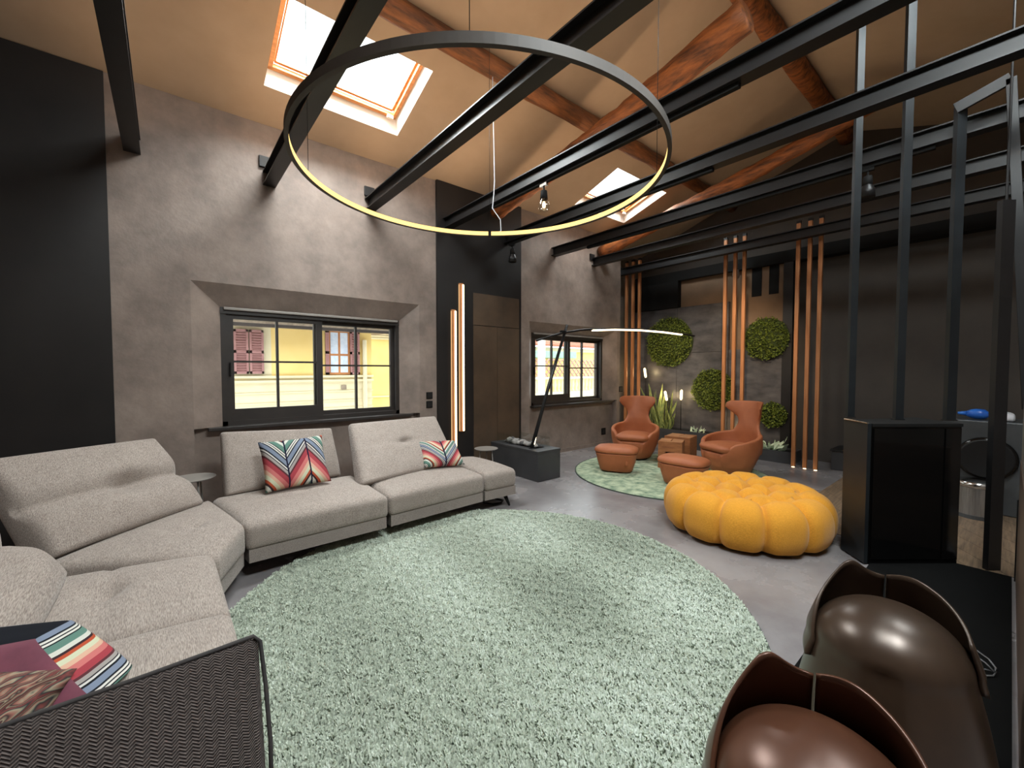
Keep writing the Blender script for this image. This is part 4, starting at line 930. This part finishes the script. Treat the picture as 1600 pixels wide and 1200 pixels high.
# ================================================================== RING LAMP AND LIGHT BARS
RGC, RGR, RGZ = (1.81, 2.50), 1.27, 3.0
rl = thing('ring_pendant_lamp', 'huge thin ring pendant lamp glowing warm on its inner side, hung on wires', 'lamp', (RGC[0], RGC[1], RGZ))
def band(r0, r1, z0, z1, a0=0, a1=2 * PI, n=160):
    b = bmesh.new(); full = abs(a1 - a0 - 2 * PI) < 1e-6; prof = [(r0, z0), (r1, z0), (r1, z1), (r0, z1)]; R = []
    for k in range(n if full else n + 1):
        a = a0 + (a1 - a0) * k / n; R.append([b.verts.new((RGC[0] + r * math.cos(a), RGC[1] + r * math.sin(a), RGZ + z)) for r, z in prof])
    for k in range(n):
        p, q = R[k], R[(k + 1) % len(R)]
        for j in range(4): b.faces.new((p[j], q[j], q[(j + 1) % 4], p[(j + 1) % 4]))
    if not full: b.faces.new(R[0]); b.faces.new(R[-1][::-1])
    return b
bobj('ring', band(RGR - 0.004, RGR + 0.012, -0.024, 0.026), M['ring_metal'], rl); bobj('lip', band(RGR - 0.014, RGR - 0.004, -0.024, -0.018), M['ring_metal'], rl)
jp = gz(766, 373, RGZ); ja = math.atan2(jp.y - RGC[1], jp.x - RGC[0])
bobj('light_strip', band(RGR - 0.0125, RGR - 0.0045, -0.0175, 0.022, ja + 0.012, ja + 2 * PI - 0.012), M['led'], rl)
bobj('joint', band(RGR - 0.020, RGR + 0.015, -0.028, 0.030, ja - 0.009, ja + 0.009, 2), M['black'], rl)
for k in range(4):
    a = ja + PI / 2 * k; p = Vector((RGC[0] + RGR * math.cos(a), RGC[1] + RGR * math.sin(a), RGZ + 0.03)); bobj('wire', tube([p, (p.x, p.y, zc(p.y))], 0.0022, 6), M['steel'], rl, True)
pc = Vector((jp.x, jp.y, RGZ + 0.03)); rp_ = [pc + Vector(o_) for o_ in ((0, 0, 0), (0.05, -0.02, 0.02), (0.10, -0.06, 0.06), (0.10, -0.05, 0.18), (0.03, 0.0, 0.30), (0.05, 0.0, 0.45), (0.06, 0.0, 0.6))]; rp_.append(Vector((pc.x + 0.03, pc.y, zc(pc.y))))
bobj('power_cable', tube(rp_, 0.005, 8), M['white'], rl, True)
def led_bar(u0, u1, v0, v1, label):
    a, c = gy(u0, v0, YW - 0.06), gy(u1, v1, YW - 0.06); t = thing('light_bar', label, 'lamp', (a.x, YW - 0.04, c.z), 'vertical light bars')
    m_ = (a.x + c.x) / 2
    bobj('housing', box(m_ - 0.045, m_ + 0.020, YW - 0.075, YW - 0.04, c.z, a.z + 0.02, 0.003), M['copper'], t)
    bobj('light_strip', box(m_ + 0.0, m_ + 0.022, YW - 0.09, YW - 0.075, c.z + 0.01, a.z), M['led_bar'], t)
    bobj('glow_fill_strip', box(m_ - 0.050, m_ - 0.0455, YW - 0.068, YW - 0.048, c.z + 0.01, a.z), M['glow_fill'], t)  # added glowing strip, warms the panel and housing beside the bar
led_bar(709, 711, 486, 712, 'lower vertical warm light bar on the black panel')
led_bar(721, 723, 445, 674, 'higher vertical warm light bar on the black panel')

# sockets and switches
for (u, v, yy, s, nm, lab) in ((671, 618, YW, 0.05, 'light_switch', 'upper black square switch right of the big window'), (671, 632, YW, 0.05, 'light_switch', 'lower black square switch right of the big window'), (970, 608, YW, 0.06, 'light_switch', 'black square switch right of the second window'), (943, 674, YN, 0.07, 'wall_socket', 'black wall socket low under the second window')):
    p = gy(u, v, yy - 0.006); t = thing(nm, lab, 'switch' if 'switch' in nm else 'socket', (p.x, yy, p.z))
    bobj('plate', box(p.x - s, p.x + s, yy - 0.010, yy - 0.0005, p.z - s, p.z + s, 0.003), M['black'], t); bobj('rocker' if 'switch' in nm else 'insert', box(p.x - s * 0.7, p.x + s * 0.7, yy - 0.014, yy - 0.010, p.z - s * 0.7, p.z + s * 0.7, 0.002), M['steel'], t)

# spotlights
def spot(p, z0, label, lit):
    t = thing('spotlight', label, 'spotlight', (p[0], p[1], z0), 'track spotlights')
    bobj('adapter', box(p[0] - 0.018, p[0] + 0.018, p[1] - 0.05, p[1] + 0.05, z0 - 0.03, z0), M['chrome'] if lit else M['black'], t)
    bobj('stem', tube([(p[0], p[1], z0 - 0.03), (p[0], p[1], z0 - 0.085)], 0.010, 8), M['black'], t)
    bobj('socket', lathe([(0.0, 0.0), (0.034, 0.0), (0.038, -0.03), (0.042, -0.09), (0.0, -0.09)], (p[0], p[1], z0 - 0.08), 20), M['black'], t, True)
    if lit:
        bobj('shade', lathe([(0.042, 0.0), (0.058, -0.05), (0.060, -0.09), (0.05, -0.125), (0.0, -0.13)], (p[0], p[1], z0 - 0.17), 24), M['screen'], t, True)
        bobj('bulb', lathe([(0.0, 0.0), (0.012, -0.005), (0.020, -0.035), (0.016, -0.065), (0.0, -0.075)], (p[0], p[1], z0 - 0.19), 16), M['bulb'], t, True)
    else:
        bobj('shade', lathe([(0.042, 0.0), (0.062, -0.05), (0.065, -0.12), (0.055, -0.12), (0.0, -0.10)], (p[0], p[1], z0 - 0.17), 20), M['steel'], t, True)
p = gx(850, 283, 3.20); spot((3.20, p.y), 3.62, 'clear bulb spotlight glowing under the track beam', True)
p = gx(800, 380, 4.33); spot((4.33, min(p.y, 5.2)), 3.62, 'dark spotlight below the ring lamp, near the black panel', False)
p = gx(1357, 243, 5.47); spot((5.47, p.y), 3.62, 'dark spotlight hanging behind the tall black posts', False)
p = gx(1150, 429, XS - 0.1); o = tag(bobj('wall_spot', lathe([(0.0, 0.0), (0.05, 0.0), (0.065, -0.10), (0.05, -0.16), (0.0, -0.17)], (XS - 0.1, p.y, p.z + 0.09), 18), M['table_grey'], None, True), 'small pale lamp under the black lintel between the copper slats', 'lamp')

# ================================================================== COPPER SLATS
SX = 7.93
for g, (us, tops, nm) in enumerate((((978, 988, 998), (410, 409, 408), 'beside the second window'), ((1131, 1146, 1160), (375, 371, 368), 'in the middle, behind the turned armchair'), ((1243, 1261, 1278), (347, 342, 338), 'nearest the black posts'))):
    for k, (u, tv) in enumerate(zip(us, tops)):
        y = gx(u, 577, SX).y
        t = thing('copper_slat', '%s tall copper-brown slat of the trio %s' % (('first', 'second', 'third')[k], nm), 'slat', (SX, y, 0), 'copper slats from floor to beam')
        s = 0.027
        bobj('post', box(SX - s, SX + s, y - s, y + s, 0.004, 3.96, 0.003), M['copper'], t)
        bobj('top_cap', box(SX - s - 0.002, SX + s + 0.002, y - s - 0.002, y + s + 0.002, 3.96, 4.0), M['steel'], t)
        if g == 2 or (g == 0):
            sp_ = bobj('floor_light', lathe([(0.0, 0.0), (0.022, 0.0), (0.022, 0.006), (0.0, 0.006)], (SX - 0.075, y - 0.02, 0.0), 14), M['bulb'], t)
            l = bpy.data.lights.new('floor_light_beam', 'SPOT'); l.energy = 5.0; l.color = (1, 0.72, 0.4); l.spot_size = 0.5; l.spot_blend = 0.6; l.shadow_soft_size = 0.02
            lo = bpy.data.objects.new('floor_light_beam', l); COL.objects.link(lo); lo.location = (SX - 0.075, y - 0.02, 0.02); lo.rotation_euler = (PI, math.radians(-5), 0)

# ================================================================== PLANTERS, MOSS DISCS, PLANTS, GLOWING REEDS
def planter(x0, x1, y0, y1, h, label):
    t = thing('planter_box', label, 'planter', ((x0 + x1) / 2, (y0 + y1) / 2, 0)); w_ = 0.03
    b = bmesh.new(); add_box(b, x0, x0 + w_, y0, y1, 0, h); add_box(b, x1 - w_, x1, y0, y1, 0, h); add_box(b, x0 + w_, x1 - w_, y0, y0 + w_, 0, h); add_box(b, x0 + w_, x1 - w_, y1 - w_, y1, 0, h); bobj('box', b, M['box'], t)
    bobj('soil', box(x0 + w_, x1 - w_, y0 + w_, y1 - w_, 0, h - 0.03), M['black'], t)
yl0, yl1 = 3.42, 5.58
planter(8.02, 8.47, yl0, yl1, 0.35, 'long dark planter with snake plants behind the armchairs')
planter(8.02, 8.47, 2.30, yl0 - 0.01, 0.20, 'low dark planter with pale leafy plant beside the copper slats')
bn = thing('low_bench', 'long low dark ledge on the wall right of the copper slats', 'ledge', (8.3, 0.4, 0))
bobj('body', box(8.12, 8.66, -1.2, 1.80, 0, 0.30, 0.004), M['box'], bn); bobj('top', box(8.10, 8.66, -1.22, 1.82, 0.30, 0.325, 0.003), M['steel'], bn)
def moss(u, v, pxr, label):
    c = gx(u, v, XS - 0.03); r = abs(gx(u, v - pxr, XS - 0.03).z - c.z)
    t = thing('moss_disc', label, 'moss disc', (XS - 0.012, c.y, c.z), 'round moss pictures'); g = np.random.default_rng(int(u))
    b = bmesh.new()
    R = [[b.verts.new((XS - 0.013 - d, c.y + rr * r * math.cos(2 * PI * k / 48), c.z + rr * r * math.sin(2 * PI * k / 48))) for k in range(48)] for rr, d in ((0.97, 0.0), (0.97, 0.025), (0.5, 0.04), (0.02, 0.045))]
    for p, q in zip(R, R[1:]):
        for k in range(48): b.faces.new((p[k], p[(k + 1) % 48], q[(k + 1) % 48], q[k]))
    bobj('backing', b, mat('dark_moss', srgb(34, 44, 12), srgb(56, 68, 22), rough=0.9, scale=20) if 'dark_moss' not in bpy.data.materials else bpy.data.materials['dark_moss'], t)
    n = int(1500 * (r / 0.5) ** 2) + 200; V, F = [], []
    for i in range(n):
        rr = r * math.sqrt(g.random()); a = g.random() * 2 * PI; p = Vector((XS - 0.06 - 0.02 * g.random(), c.y + rr * math.cos(a), c.z + rr * math.sin(a)))
        d = Vector((-0.7 - 0.5 * g.random(), g.normal(0, 1), g.normal(0, 1) + 0.2)).normalized(); s = d.cross(Vector((g.normal(), g.normal(), g.normal()))).normalized(); L_ = 0.03 + 0.022 * g.random(); w_ = 0.012 + 0.008 * g.random(); up_n = s.cross(d)
        k = len(V); V += [p, p + d * L_ * 0.5 + s * w_ + up_n * 0.004, p + d * L_, p + d * L_ * 0.5 - s * w_ + up_n * 0.004]; F.append((k, k + 1, k + 2, k + 3))
    o = pobj('moss', V, F, M['leaf'], t); o['kind'] = 'stuff'
moss(1046, 535, 39, 'large round moss disc high on the grey slab behind the arc lamp tip')
moss(1114, 609, 33, 'round moss disc in the middle, partly behind the middle copper slats')
moss(1197, 529, 33, 'round moss disc between the middle and right copper slats, upper one')
moss(1208, 648, 20, 'smallest round moss disc, low, above the pale leafy plant')
def leaf_mesh(base, dirv, L_, w_, bend, twist):
    base = Vector(base); d = Vector(dirv).normalized(); s = d.cross(Vector((math.cos(twist), math.sin(twist), 0.05))).normalized(); nrm = s.cross(d); n = 8; V, F = [], []
    for k in range(n + 1):
        f = k / n; p = base + d * L_ * f + nrm * bend * f * f + s * 0.03 * math.sin(5 * f); hw = w_ * (0.55 + 0.9 * f - 1.45 * f ** 3) * 0.9 + 0.001
        V += [p - s * hw, p + nrm * 0.008, p + s * hw]
    for k in range(n):
        i = 3 * k; F += [(i, i + 1, i + 4, i + 3), (i + 1, i + 2, i + 5, i + 4)]
    return V, F
def plant(name, label, c, n, L0, L1, w_, spread, m, cat='plant', rise=1.0, seed=1):
    g = random.Random(seed); t = thing(name, label, cat, c)
    for k in range(n):
        a = 2 * PI * k / n * 2.4 + g.uniform(-0.3, 0.3); s = spread * g.uniform(0.2, 1.0); L_ = g.uniform(L0, L1); bs = Vector(c) + Vector((math.cos(a), math.sin(a), 0)) * 0.06 * g.random() * (1 + spread)
        V, F = leaf_mesh(bs, (math.cos(a) * s, math.sin(a) * s, rise), L_, w_ * g.uniform(0.7, 1.2), -g.uniform(0, 0.35) * L_ * spread, a + g.uniform(-0.8, 0.8)); pobj('leaf', V, F, m, t, True)
yA = gx(1034, 650, 8.25).y
plant('snake_plant', 'tall snake plant with upright yellow-edged leaves between the armchairs', (8.25, yA, 0.32), 14, 0.45, 1.05, 0.045, 0.5, M['blade'], seed=3)
plant('leafy_plant', 'low bushy green plant at the foot of the snake plant', (8.17, yA - 0.16, 0.32), 14, 0.2, 0.42, 0.03, 0.8, M['blade'], seed=5)
plant('leafy_plant', 'dark green leafy plant beside the window armchair headrest', (8.22, gx(1024, 650, 8.22).y, 0.32), 12, 0.3, 0.6, 0.025, 0.6, M['blade'], seed=8)
plant('succulent', 'pale green rosette plant above the turned armchair arm', (8.2, gx(1090, 670, 8.2).y, 0.32), 10, 0.08, 0.15, 0.03, 1.1, M['pale_leaf'], rise=0.6, seed=11)
plant('succulent', 'pale broad-leaved plant in the low planter by the copper slats', (8.22, gx(1205, 700, 8.22).y, 0.17), 22, 0.14, 0.30, 0.06, 1.7, M['pale_leaf'], rise=0.55, seed=12)
def reed(u, v0, v1, vb, lean, label):
    x = 8.3; top, bot = gx(u - lean, v0, x), gx(u, v1, x); g0 = gx(u + lean * 0.4, vb, x); g0.z = 0.32; t = thing('glowing_reed_lamp', label, 'lamp', g0, 'cattail lamps')
    bobj('stalk', tube([g0, bot], 0.008, 8), M['black'], t, True); bobj('glow_head', tube([bot, bot.lerp(top, 0.15), bot.lerp(top, 0.9), top], [0.016, 0.026, 0.026, 0.012], 12), M['reed_glow'], t, True)
    l = bpy.data.lights.new('reed_light', 'POINT'); l.energy = 3; l.color = (1, 0.75, 0.4); l.shadow_soft_size = 0.03; lo = bpy.data.objects.new('reed_light', l); COL.objects.link(lo); lo.location = bot.lerp(top, 0.5) + Vector((-0.04, -0.03, 0))
reed(1009, 575, 590, 660, 2, 'glowing cattail lamp beside the copper slats by the window')
reed(1042, 611, 626, 672, 3, 'glowing cattail lamp standing in the snake plant')
reed(1064, 609, 625, 672, -1, 'glowing cattail lamp right of the snake plant')
pa = gx(1138, 628, 8.2)
l = bpy.data.lights.new('planter_glow', 'POINT'); l.energy = 2; l.color = (1, 0.7, 0.35); l.shadow_soft_size = 0.03; lo = bpy.data.objects.new('planter_glow', l); COL.objects.link(lo); lo.location = (8.3, gx(1138, 668, 8.3).y, 0.45)

# ================================================================== RIGHT SIDE: POSTS, BLACK BOX, PLATFORM
# plank floor beyond the posts
zf = 0.006
PD = Vector((math.cos(YAW - math.atan(200 / FPX)), math.sin(YAW - math.atan(200 / FPX)), 0)); PN = Vector((-PD.y, PD.x, 0))
fl = tag(bobj('trim_6', box(4.96, 8.10, -1.4, 1.55, 0.0005, 0.002), M['black']), kind='structure')
cnt = 0; corner = Vector((4.98, -1.4, 0))
def clip_poly(poly, x0, x1, y0, y1):
    for ax, lim, sgn in ((0, x0, 1), (0, x1, -1), (1, y0, 1), (1, y1, -1)):
        out = []
        for i in range(len(poly)):
            p, q = poly[i], poly[(i + 1) % len(poly)]; a, c = (p[ax] - lim) * sgn, (q[ax] - lim) * sgn
            if a >= 0: out.append(p)
            if a * c < 0: f = a / (a - c); out.append((p[0] + (q[0] - p[0]) * f, p[1] + (q[1] - p[1]) * f))
        poly = out
        if len(poly) < 3: return None
    return poly
for k in range(-14, 34):
    o0 = Vector((4.96, 0.2, 0)) + PN * (0.19 * k); A = o0 - PD * 4; B = o0 + PD * 6; w2 = PN * 0.187
    pl = clip_poly([(A.x, A.y), (B.x, B.y), (B.x + w2.x, B.y + w2.y), (A.x + w2.x, A.y + w2.y)], 4.96, 8.10, -1.4, 1.55)
    if pl: b = bmesh.new(); add_prism(b, pl, 0.002, zf); bobj('plank', b, M['plank'], fl)
pt = thing('black_platform', 'flat black floor platform under the two bronzed seats', 'platform', (3.4, 0.0, 0))
b = bmesh.new(); add_prism(b, [(1.0, -0.045), (4.94, -0.045), (4.94, 0.70), (2.34, 0.70), (2.34, 0.60), (1.0, 0.60)], 0.0, 0.012); bobj('deck', b, M['deck'], pt)
ZT = 1.16
c1, c2, c3 = gz(1320, 655.5, ZT), gz(1356, 662, ZT), gz(1503, 662, ZT)
bk = (c3 - c2) * 0 + (c1 - c2); c4 = c3 + bk * 1.6
bxo = thing('black_parapet_box', 'tall black box parapet with glossy dark front below the posts', 'cabinet', ((c2.x + c3.x) / 2, (c2.y + c3.y) / 2, 0.012))
def quadprism(pts, z0, z1):
    b = bmesh.new(); add_prism(b, [(p.x, p.y) for p in pts], z0, z1); return b
c1b = c1 + (c1 - c2) * 0.02
bobj('side_panel', quadprism([c2, c2 + (c3 - c2) * 0.04, c1b + (c3 - c2) * 0.04, c1b], 0.012, ZT), M['post'], bxo)
bobj('body', quadprism([c2 + (c3 - c2) * 0.045, c3, c4, c1b + (c3 - c2) * 0.045], 0.012, ZT - 0.025), M['gloss_black'], bxo)
fn = Vector((c3.y - c2.y, -(c3.x - c2.x), 0)).normalized()
if fn.dot(Vector((-c2.x, -c2.y, 0))) < 0: fn = -fn
for a_, b__ in ((0.06, 0.80), (0.82, 0.985)):
    q_, r_ = c2.lerp(c3, a_), c2.lerp(c3, b__); bobj('door', quadprism([q_ + fn * 0.012, r_ + fn * 0.012, r_ + fn * 0.001, q_ + fn * 0.001], 0.05, ZT - 0.04), M['gloss_black'], bxo)
bobj('top', quadprism([c2 + (c3 - c2) * 0.042 + fn * 0.012, c3 + fn * 0.012, c4, c1b + (c3 - c2) * 0.045], ZT - 0.024, ZT), M['black'], bxo)
bobj('edge_strip', tube([c1 + Vector((0, 0, 0.006)), c2 + Vector((0, 0, 0.006))], 0.008, 8), M['chrome'], bxo)
ax_ = (c3 - c2).normalized()
def upright(name, u, vb, zb, z1, wd, dp, label):
    p = gz(u, vb, zb); t = thing(name, label, 'post', (p.x, p.y, zb)); s, d = ax_ * wd / 2, Vector((-ax_.y, ax_.x, 0)) * dp / 2
    b = bmesh.new(); add_prism(b, [((p + a).x, (p + a).y) for a in (-s - d, s - d, s + d, -s + d)], zb, z1); bobj('shaft', b, M['post'], t)
    b = bmesh.new(); s2, d2 = s * 1.25, d * 1.25; add_prism(b, [((p + a).x, (p + a).y) for a in (-s2 - d2, s2 - d2, s2 + d2, -s2 + d2)], zb, zb + 0.008); bobj('foot_plate', b, M['steel'], t)
    return p
upright('steel_post', 1328, 652, ZT, zc(1.0) - 0.02, 0.062, 0.03, 'tall black steel post rising from the left corner of the parapet box')
upright('steel_post', 1403, 656, ZT, zc(0.8) - 0.02, 0.070, 0.03, 'tall black steel post rising from the middle of the parapet box')
pz3 = upright('steel_post', 1483, 657, ZT, 3.80, 0.080, 0.035, 'tall black steel post under the slanted header frame')
p4 = gz(1549, 889, 0.012); t = thing('steel_post', 'wide black steel post standing on the floor beside the brown side panel', 'post', (p4.x, p4.y, 0.012))
s, d = ax_ * 0.05, Vector((-ax_.y, ax_.x, 0)) * 0.02
b = bmesh.new(); add_prism(b, [((p4 + a).x, (p4 + a).y) for a in (-s - d, s - d, s + d, -s + d)], 0.012, 2.9); bobj('shaft', b, M['steel'], t); bobj('tie_rod', tube([(p4.x, p4.y, 2.9), (p4.x, p4.y, zc(p4.y))], 0.008, 8), M['steel'], t)
# slanted frame: header and leaning leg behind the posts
XH = pz3.x - 0.03
h0, h1, h2 = Vector((XH, pz3.y + 0.03, 3.78)), gx(1580, 122, XH), gx(1606, 640, XH)
fm = thing('slanted_frame', 'dark steel frame with slanted header and leaning leg at the right edge', 'frame', (XH, h1.y, h2.z))
bobj('header', bar(h0, h1, 0.03, 0.09, bevel=0.003), M['steel'], fm); bobj('leg', bar(h1, h2, 0.03, 0.06, up=(0, 1, 0), bevel=0.003), M['steel'], fm)
# brown panel seen edge-on at the right border
sp = thing('brown_partition', 'brown sheen panel seen edge-on at the right edge', 'panel', (3.0, -0.07, 0))
bobj('board', box(2.2, 4.90, -0.10, -0.062, 0.0, 0.92, 0.003), M['side_panel'], sp)
bobj('upper_board', box(2.2, 4.90, -0.10, -0.066, 0.925, 1.58, 0.003), M['table_grey'], sp)
bobj('edge_profile', box(4.88, 4.905, -0.105, -0.055, 0.0, 0.62), M['steel'], sp)
# appliance corner
XA = 6.95
q = gx(1541, 716, XA)
ap = thing('appliance', 'dark grey appliance with round black door behind the wide post', 'appliance', (XA + 0.3, q.y, 0.01)); za = gx(1520, 657, XA).z
bobj('cabinet', box(XA, XA + 0.6, q.y - 0.36, q.y + 0.34, 0.01, za, 0.01), M['appliance'], ap)
def disc(x, c, prof, m, name, par, seg=40):
    b = bmesh.new(); R = []
    for r, dx in prof: R.append([b.verts.new((x - dx, c.y + r * math.cos(2 * PI * k / seg), c.z + r * math.sin(2 * PI * k / seg))) for k in range(seg)])
    for p_, q_ in zip(R, R[1:]):
        for k in range(seg): b.faces.new((p_[k], p_[(k + 1) % seg], q_[(k + 1) % seg], q_[k]))
    b.faces.new(R[-1]); return bobj(name, b, m, par, True)
rr = abs(gx(1541, 683, XA).z - q.z)
dr = disc(XA, q, [(rr, 0.0), (rr, 0.03), (rr * 0.93, 0.05), (rr * 0.72, 0.045), (rr * 0.70, 0.02)], M['gloss_black'], 'door', ap)
disc(XA - 0.02, q, [(rr * 0.70, 0.0), (rr * 0.66, 0.008), (rr * 0.3, 0.02), (0.01, 0.022)], M['appliance'], 'window', dr)
disc(XA - 0.03, q, [(rr * 0.90, 0.018), (rr * 0.90, 0.024), (rr * 0.84, 0.024)], M['steel'], 'rim', dr)
qc = gz(1526, 806, 0.008); cn = thing('steel_bin', 'small brushed steel bin with shiny rim in front of the dark appliance', 'bin', (qc.x - 0.02, qc.y, 0.006)); cx, cy_ = qc.x - 0.02, qc.y
bobj('body', lathe([(0.0, 0.04), (0.165, 0.04), (0.165, 0.33), (0.0, 0.33)], (cx, cy_, 0.006), 36), M['brushed'], cn, False)
bobj('rim', lathe([(0.165, 0.33), (0.172, 0.335), (0.172, 0.385), (0.15, 0.395), (0.0, 0.395)], (cx, cy_, 0.006), 36), M['chrome'], cn, True)
bobj('foot_ring', lathe([(0.0, 0.0), (0.172, 0.0), (0.172, 0.04), (0.0, 0.04)], (cx, cy_, 0.006), 36), M['appliance'], cn)
pb_ = gx(1522, 648, XA + 0.2); bt_ = thing('blue_bottle', 'blue plastic bottle lying on the dark appliance', 'bottle', (XA + 0.2, pb_.y, za))
def tx(y0, y1, z, rs): return tube([(XA + 0.2, y0 + (y1 - y0) * f, z) for f in np.linspace(0, 1, len(rs))], list(rs), 14)
bobj('body', tx(pb_.y - 0.12, pb_.y + 0.06, za + 0.062, [0.02, 0.055, 0.06, 0.06, 0.05, 0.03]), M['blue'], bt_, True); bobj('nozzle', tx(pb_.y + 0.06, pb_.y + 0.13, za + 0.062, [0.028, 0.022, 0.014]), M['blue'], bt_, True)
pw = gx(1565, 650, XA + 0.25); cl_ = soft('folded_cloth', [(XA + 0.1, pw.y - 0.10, za), (XA + 0.4, pw.y - 0.10, za), (XA + 0.4, pw.y + 0.08, za), (XA + 0.1, pw.y + 0.08, za), (XA + 0.1, pw.y - 0.10, za + 0.07), (XA + 0.4, pw.y - 0.10, za + 0.07), (XA + 0.4, pw.y + 0.08, za + 0.07), (XA + 0.1, pw.y + 0.08, za + 0.07)], M['white'], None, n=(10, 10, 4), rnd=(0.3, 0.3, 0.6))[0]
tag(cl_, 'folded pale cloth on the dark appliance behind the wide post', 'cloth')

# ================================================================== BRONZED SEATS
def bronze_seat(c, label, m):
    """bell-shaped body with a domed top, wrapped on its far side by a collar of two flaps that meet in a notch; local +x is the far side"""
    t = thing('bronzed_seat', label, 'armchair', (c[0], c[1], 0.012), 'bronzed seats on the platform', c[2], world=False)
    def body(a, z, g=0.0):
        f = min(z / 0.46, 1.0); r = 0.333 - 0.083 * f ** 1.4
        if z > 0.46: r = 0.25 * math.sqrt(max(0, 1 - ((z - 0.46) / 0.180) ** 2))
        fold = 1 - 0.055 * math.exp(-((a - PI * 0.97) / 0.16) ** 2) * min(1, z / 0.1) * (1 if z < 0.5 else 0.3)
        r = r * fold * (1 + 0.03 * math.cos(2 * a)) + g
        return Vector((r * math.cos(a) * 0.95, r * math.sin(a), z))
    n = 64; b = bmesh.new(); zs = [0.02 * k for k in range(24)] + [0.46 + 0.1799 * math.sin(PI / 2 * k / 14) for k in range(1, 15)]
    R = [[b.verts.new(body((2 * PI * i / n), z)) for i in range(n)] for z in zs]
    for p, q in zip(R, R[1:]):
        for i in range(n): b.faces.new((p[i], p[(i + 1) % n], q[(i + 1) % n], q[i]))
    b.faces.new(R[0][::-1]); b.faces.new(R[-1]); bobj('body', b, m, t, True)
    def flap(sgn, span, hi, lo, name):
        na, nh = 26, 10; b2 = bmesh.new(); G = [[], []]
        for s_ in (0, 1):
            for i in range(na + 1):
                f = i / na; a = sgn * (0.015 + span * f); z0, z1 = lo(f), hi(f); row = []
                for j in range(nh + 1):
                    h = j / nh; z = z0 + (z1 - z0) * h; rb = 0.250 - 0.05 * max(0, (z - 0.48) / 0.2) + 0.015 * math.sin(PI * h) * (1 - f)
                    bq = body(a, max(min(z, 0.62), 0.02)); r = max(rb - 0.004, math.hypot(bq.x / 0.95, bq.y) + 0.001) + (0.022 * (1 - 0.5 * h) if s_ else 0)
                    row.append(b2.verts.new((r * math.cos(a) * 0.95, r * math.sin(a), z)))
                G[s_].append(row)
        for s_ in (0, 1):
            for i in range(na):
                for j in range(nh):
                    q = (G[s_][i][j], G[s_][i + 1][j], G[s_][i + 1][j + 1], G[s_][i][j + 1]); b2.faces.new(q if (s_ == 1) == (sgn > 0) else q[::-1])
        for i in range(na):
            for jj in (0, nh): b2.faces.new((G[0][i][jj], G[0][i + 1][jj], G[1][i + 1][jj], G[1][i][jj]))
        for ii in (0, na):
            for j in range(nh): b2.faces.new((G[0][ii][j], G[0][ii][j + 1], G[1][ii][j + 1], G[1][ii][j]))
        o = bobj('collar_flap', b2, m, t, True); return o
    flap(1, 1.95, lambda f: 0.685 + 0.055 * math.exp(-((f - 0.34) / 0.17) ** 2) - 0.27 * max(0, f - 0.42) ** 1.2 - 0.10 * f ** 6, lambda f: 0.48 - 0.10 * f ** 2, 'l')
    flap(-1, 1.75, lambda f: 0.69 + 0.02 * math.sin(PI * min(1, f * 2.2)) - 0.22 * max(0, f - 0.45) ** 1.2, lambda f: 0.47 - 0.05 * f ** 2, 'r')
    return t
bronze_seat((1.27, 0.29, math.atan2(0.33, 1.27) + 0.05), 'nearer glossy bronzed brown moulded seat with collar back at the lower edge', M['bronze'])
bronze_seat((2.21, 0.29, math.atan2(0.33, 2.20) + 0.05), 'farther glossy dark bronzed moulded seat with collar back beside the parapet box', M['bronze_dark'])
cp = [gz(u, v, 0.02) for u, v in ((1455, 985), (1490, 998), (1520, 1012), (1545, 1030), (1556, 1044), (1554, 1050), (1540, 1036), (1515, 1018), (1480, 1000), (1462, 992))] + [gz(u, v, 0.02) for u, v in ((1500, 1046), (1540, 1046), (1557, 1050), (1552, 1056), (1510, 1056))]
tag(bobj('power_cord', tube(cp, 0.004, 8), M['cord'], None, True), 'thin grey looped cord on the black platform by the farther bronzed seat', 'cord')
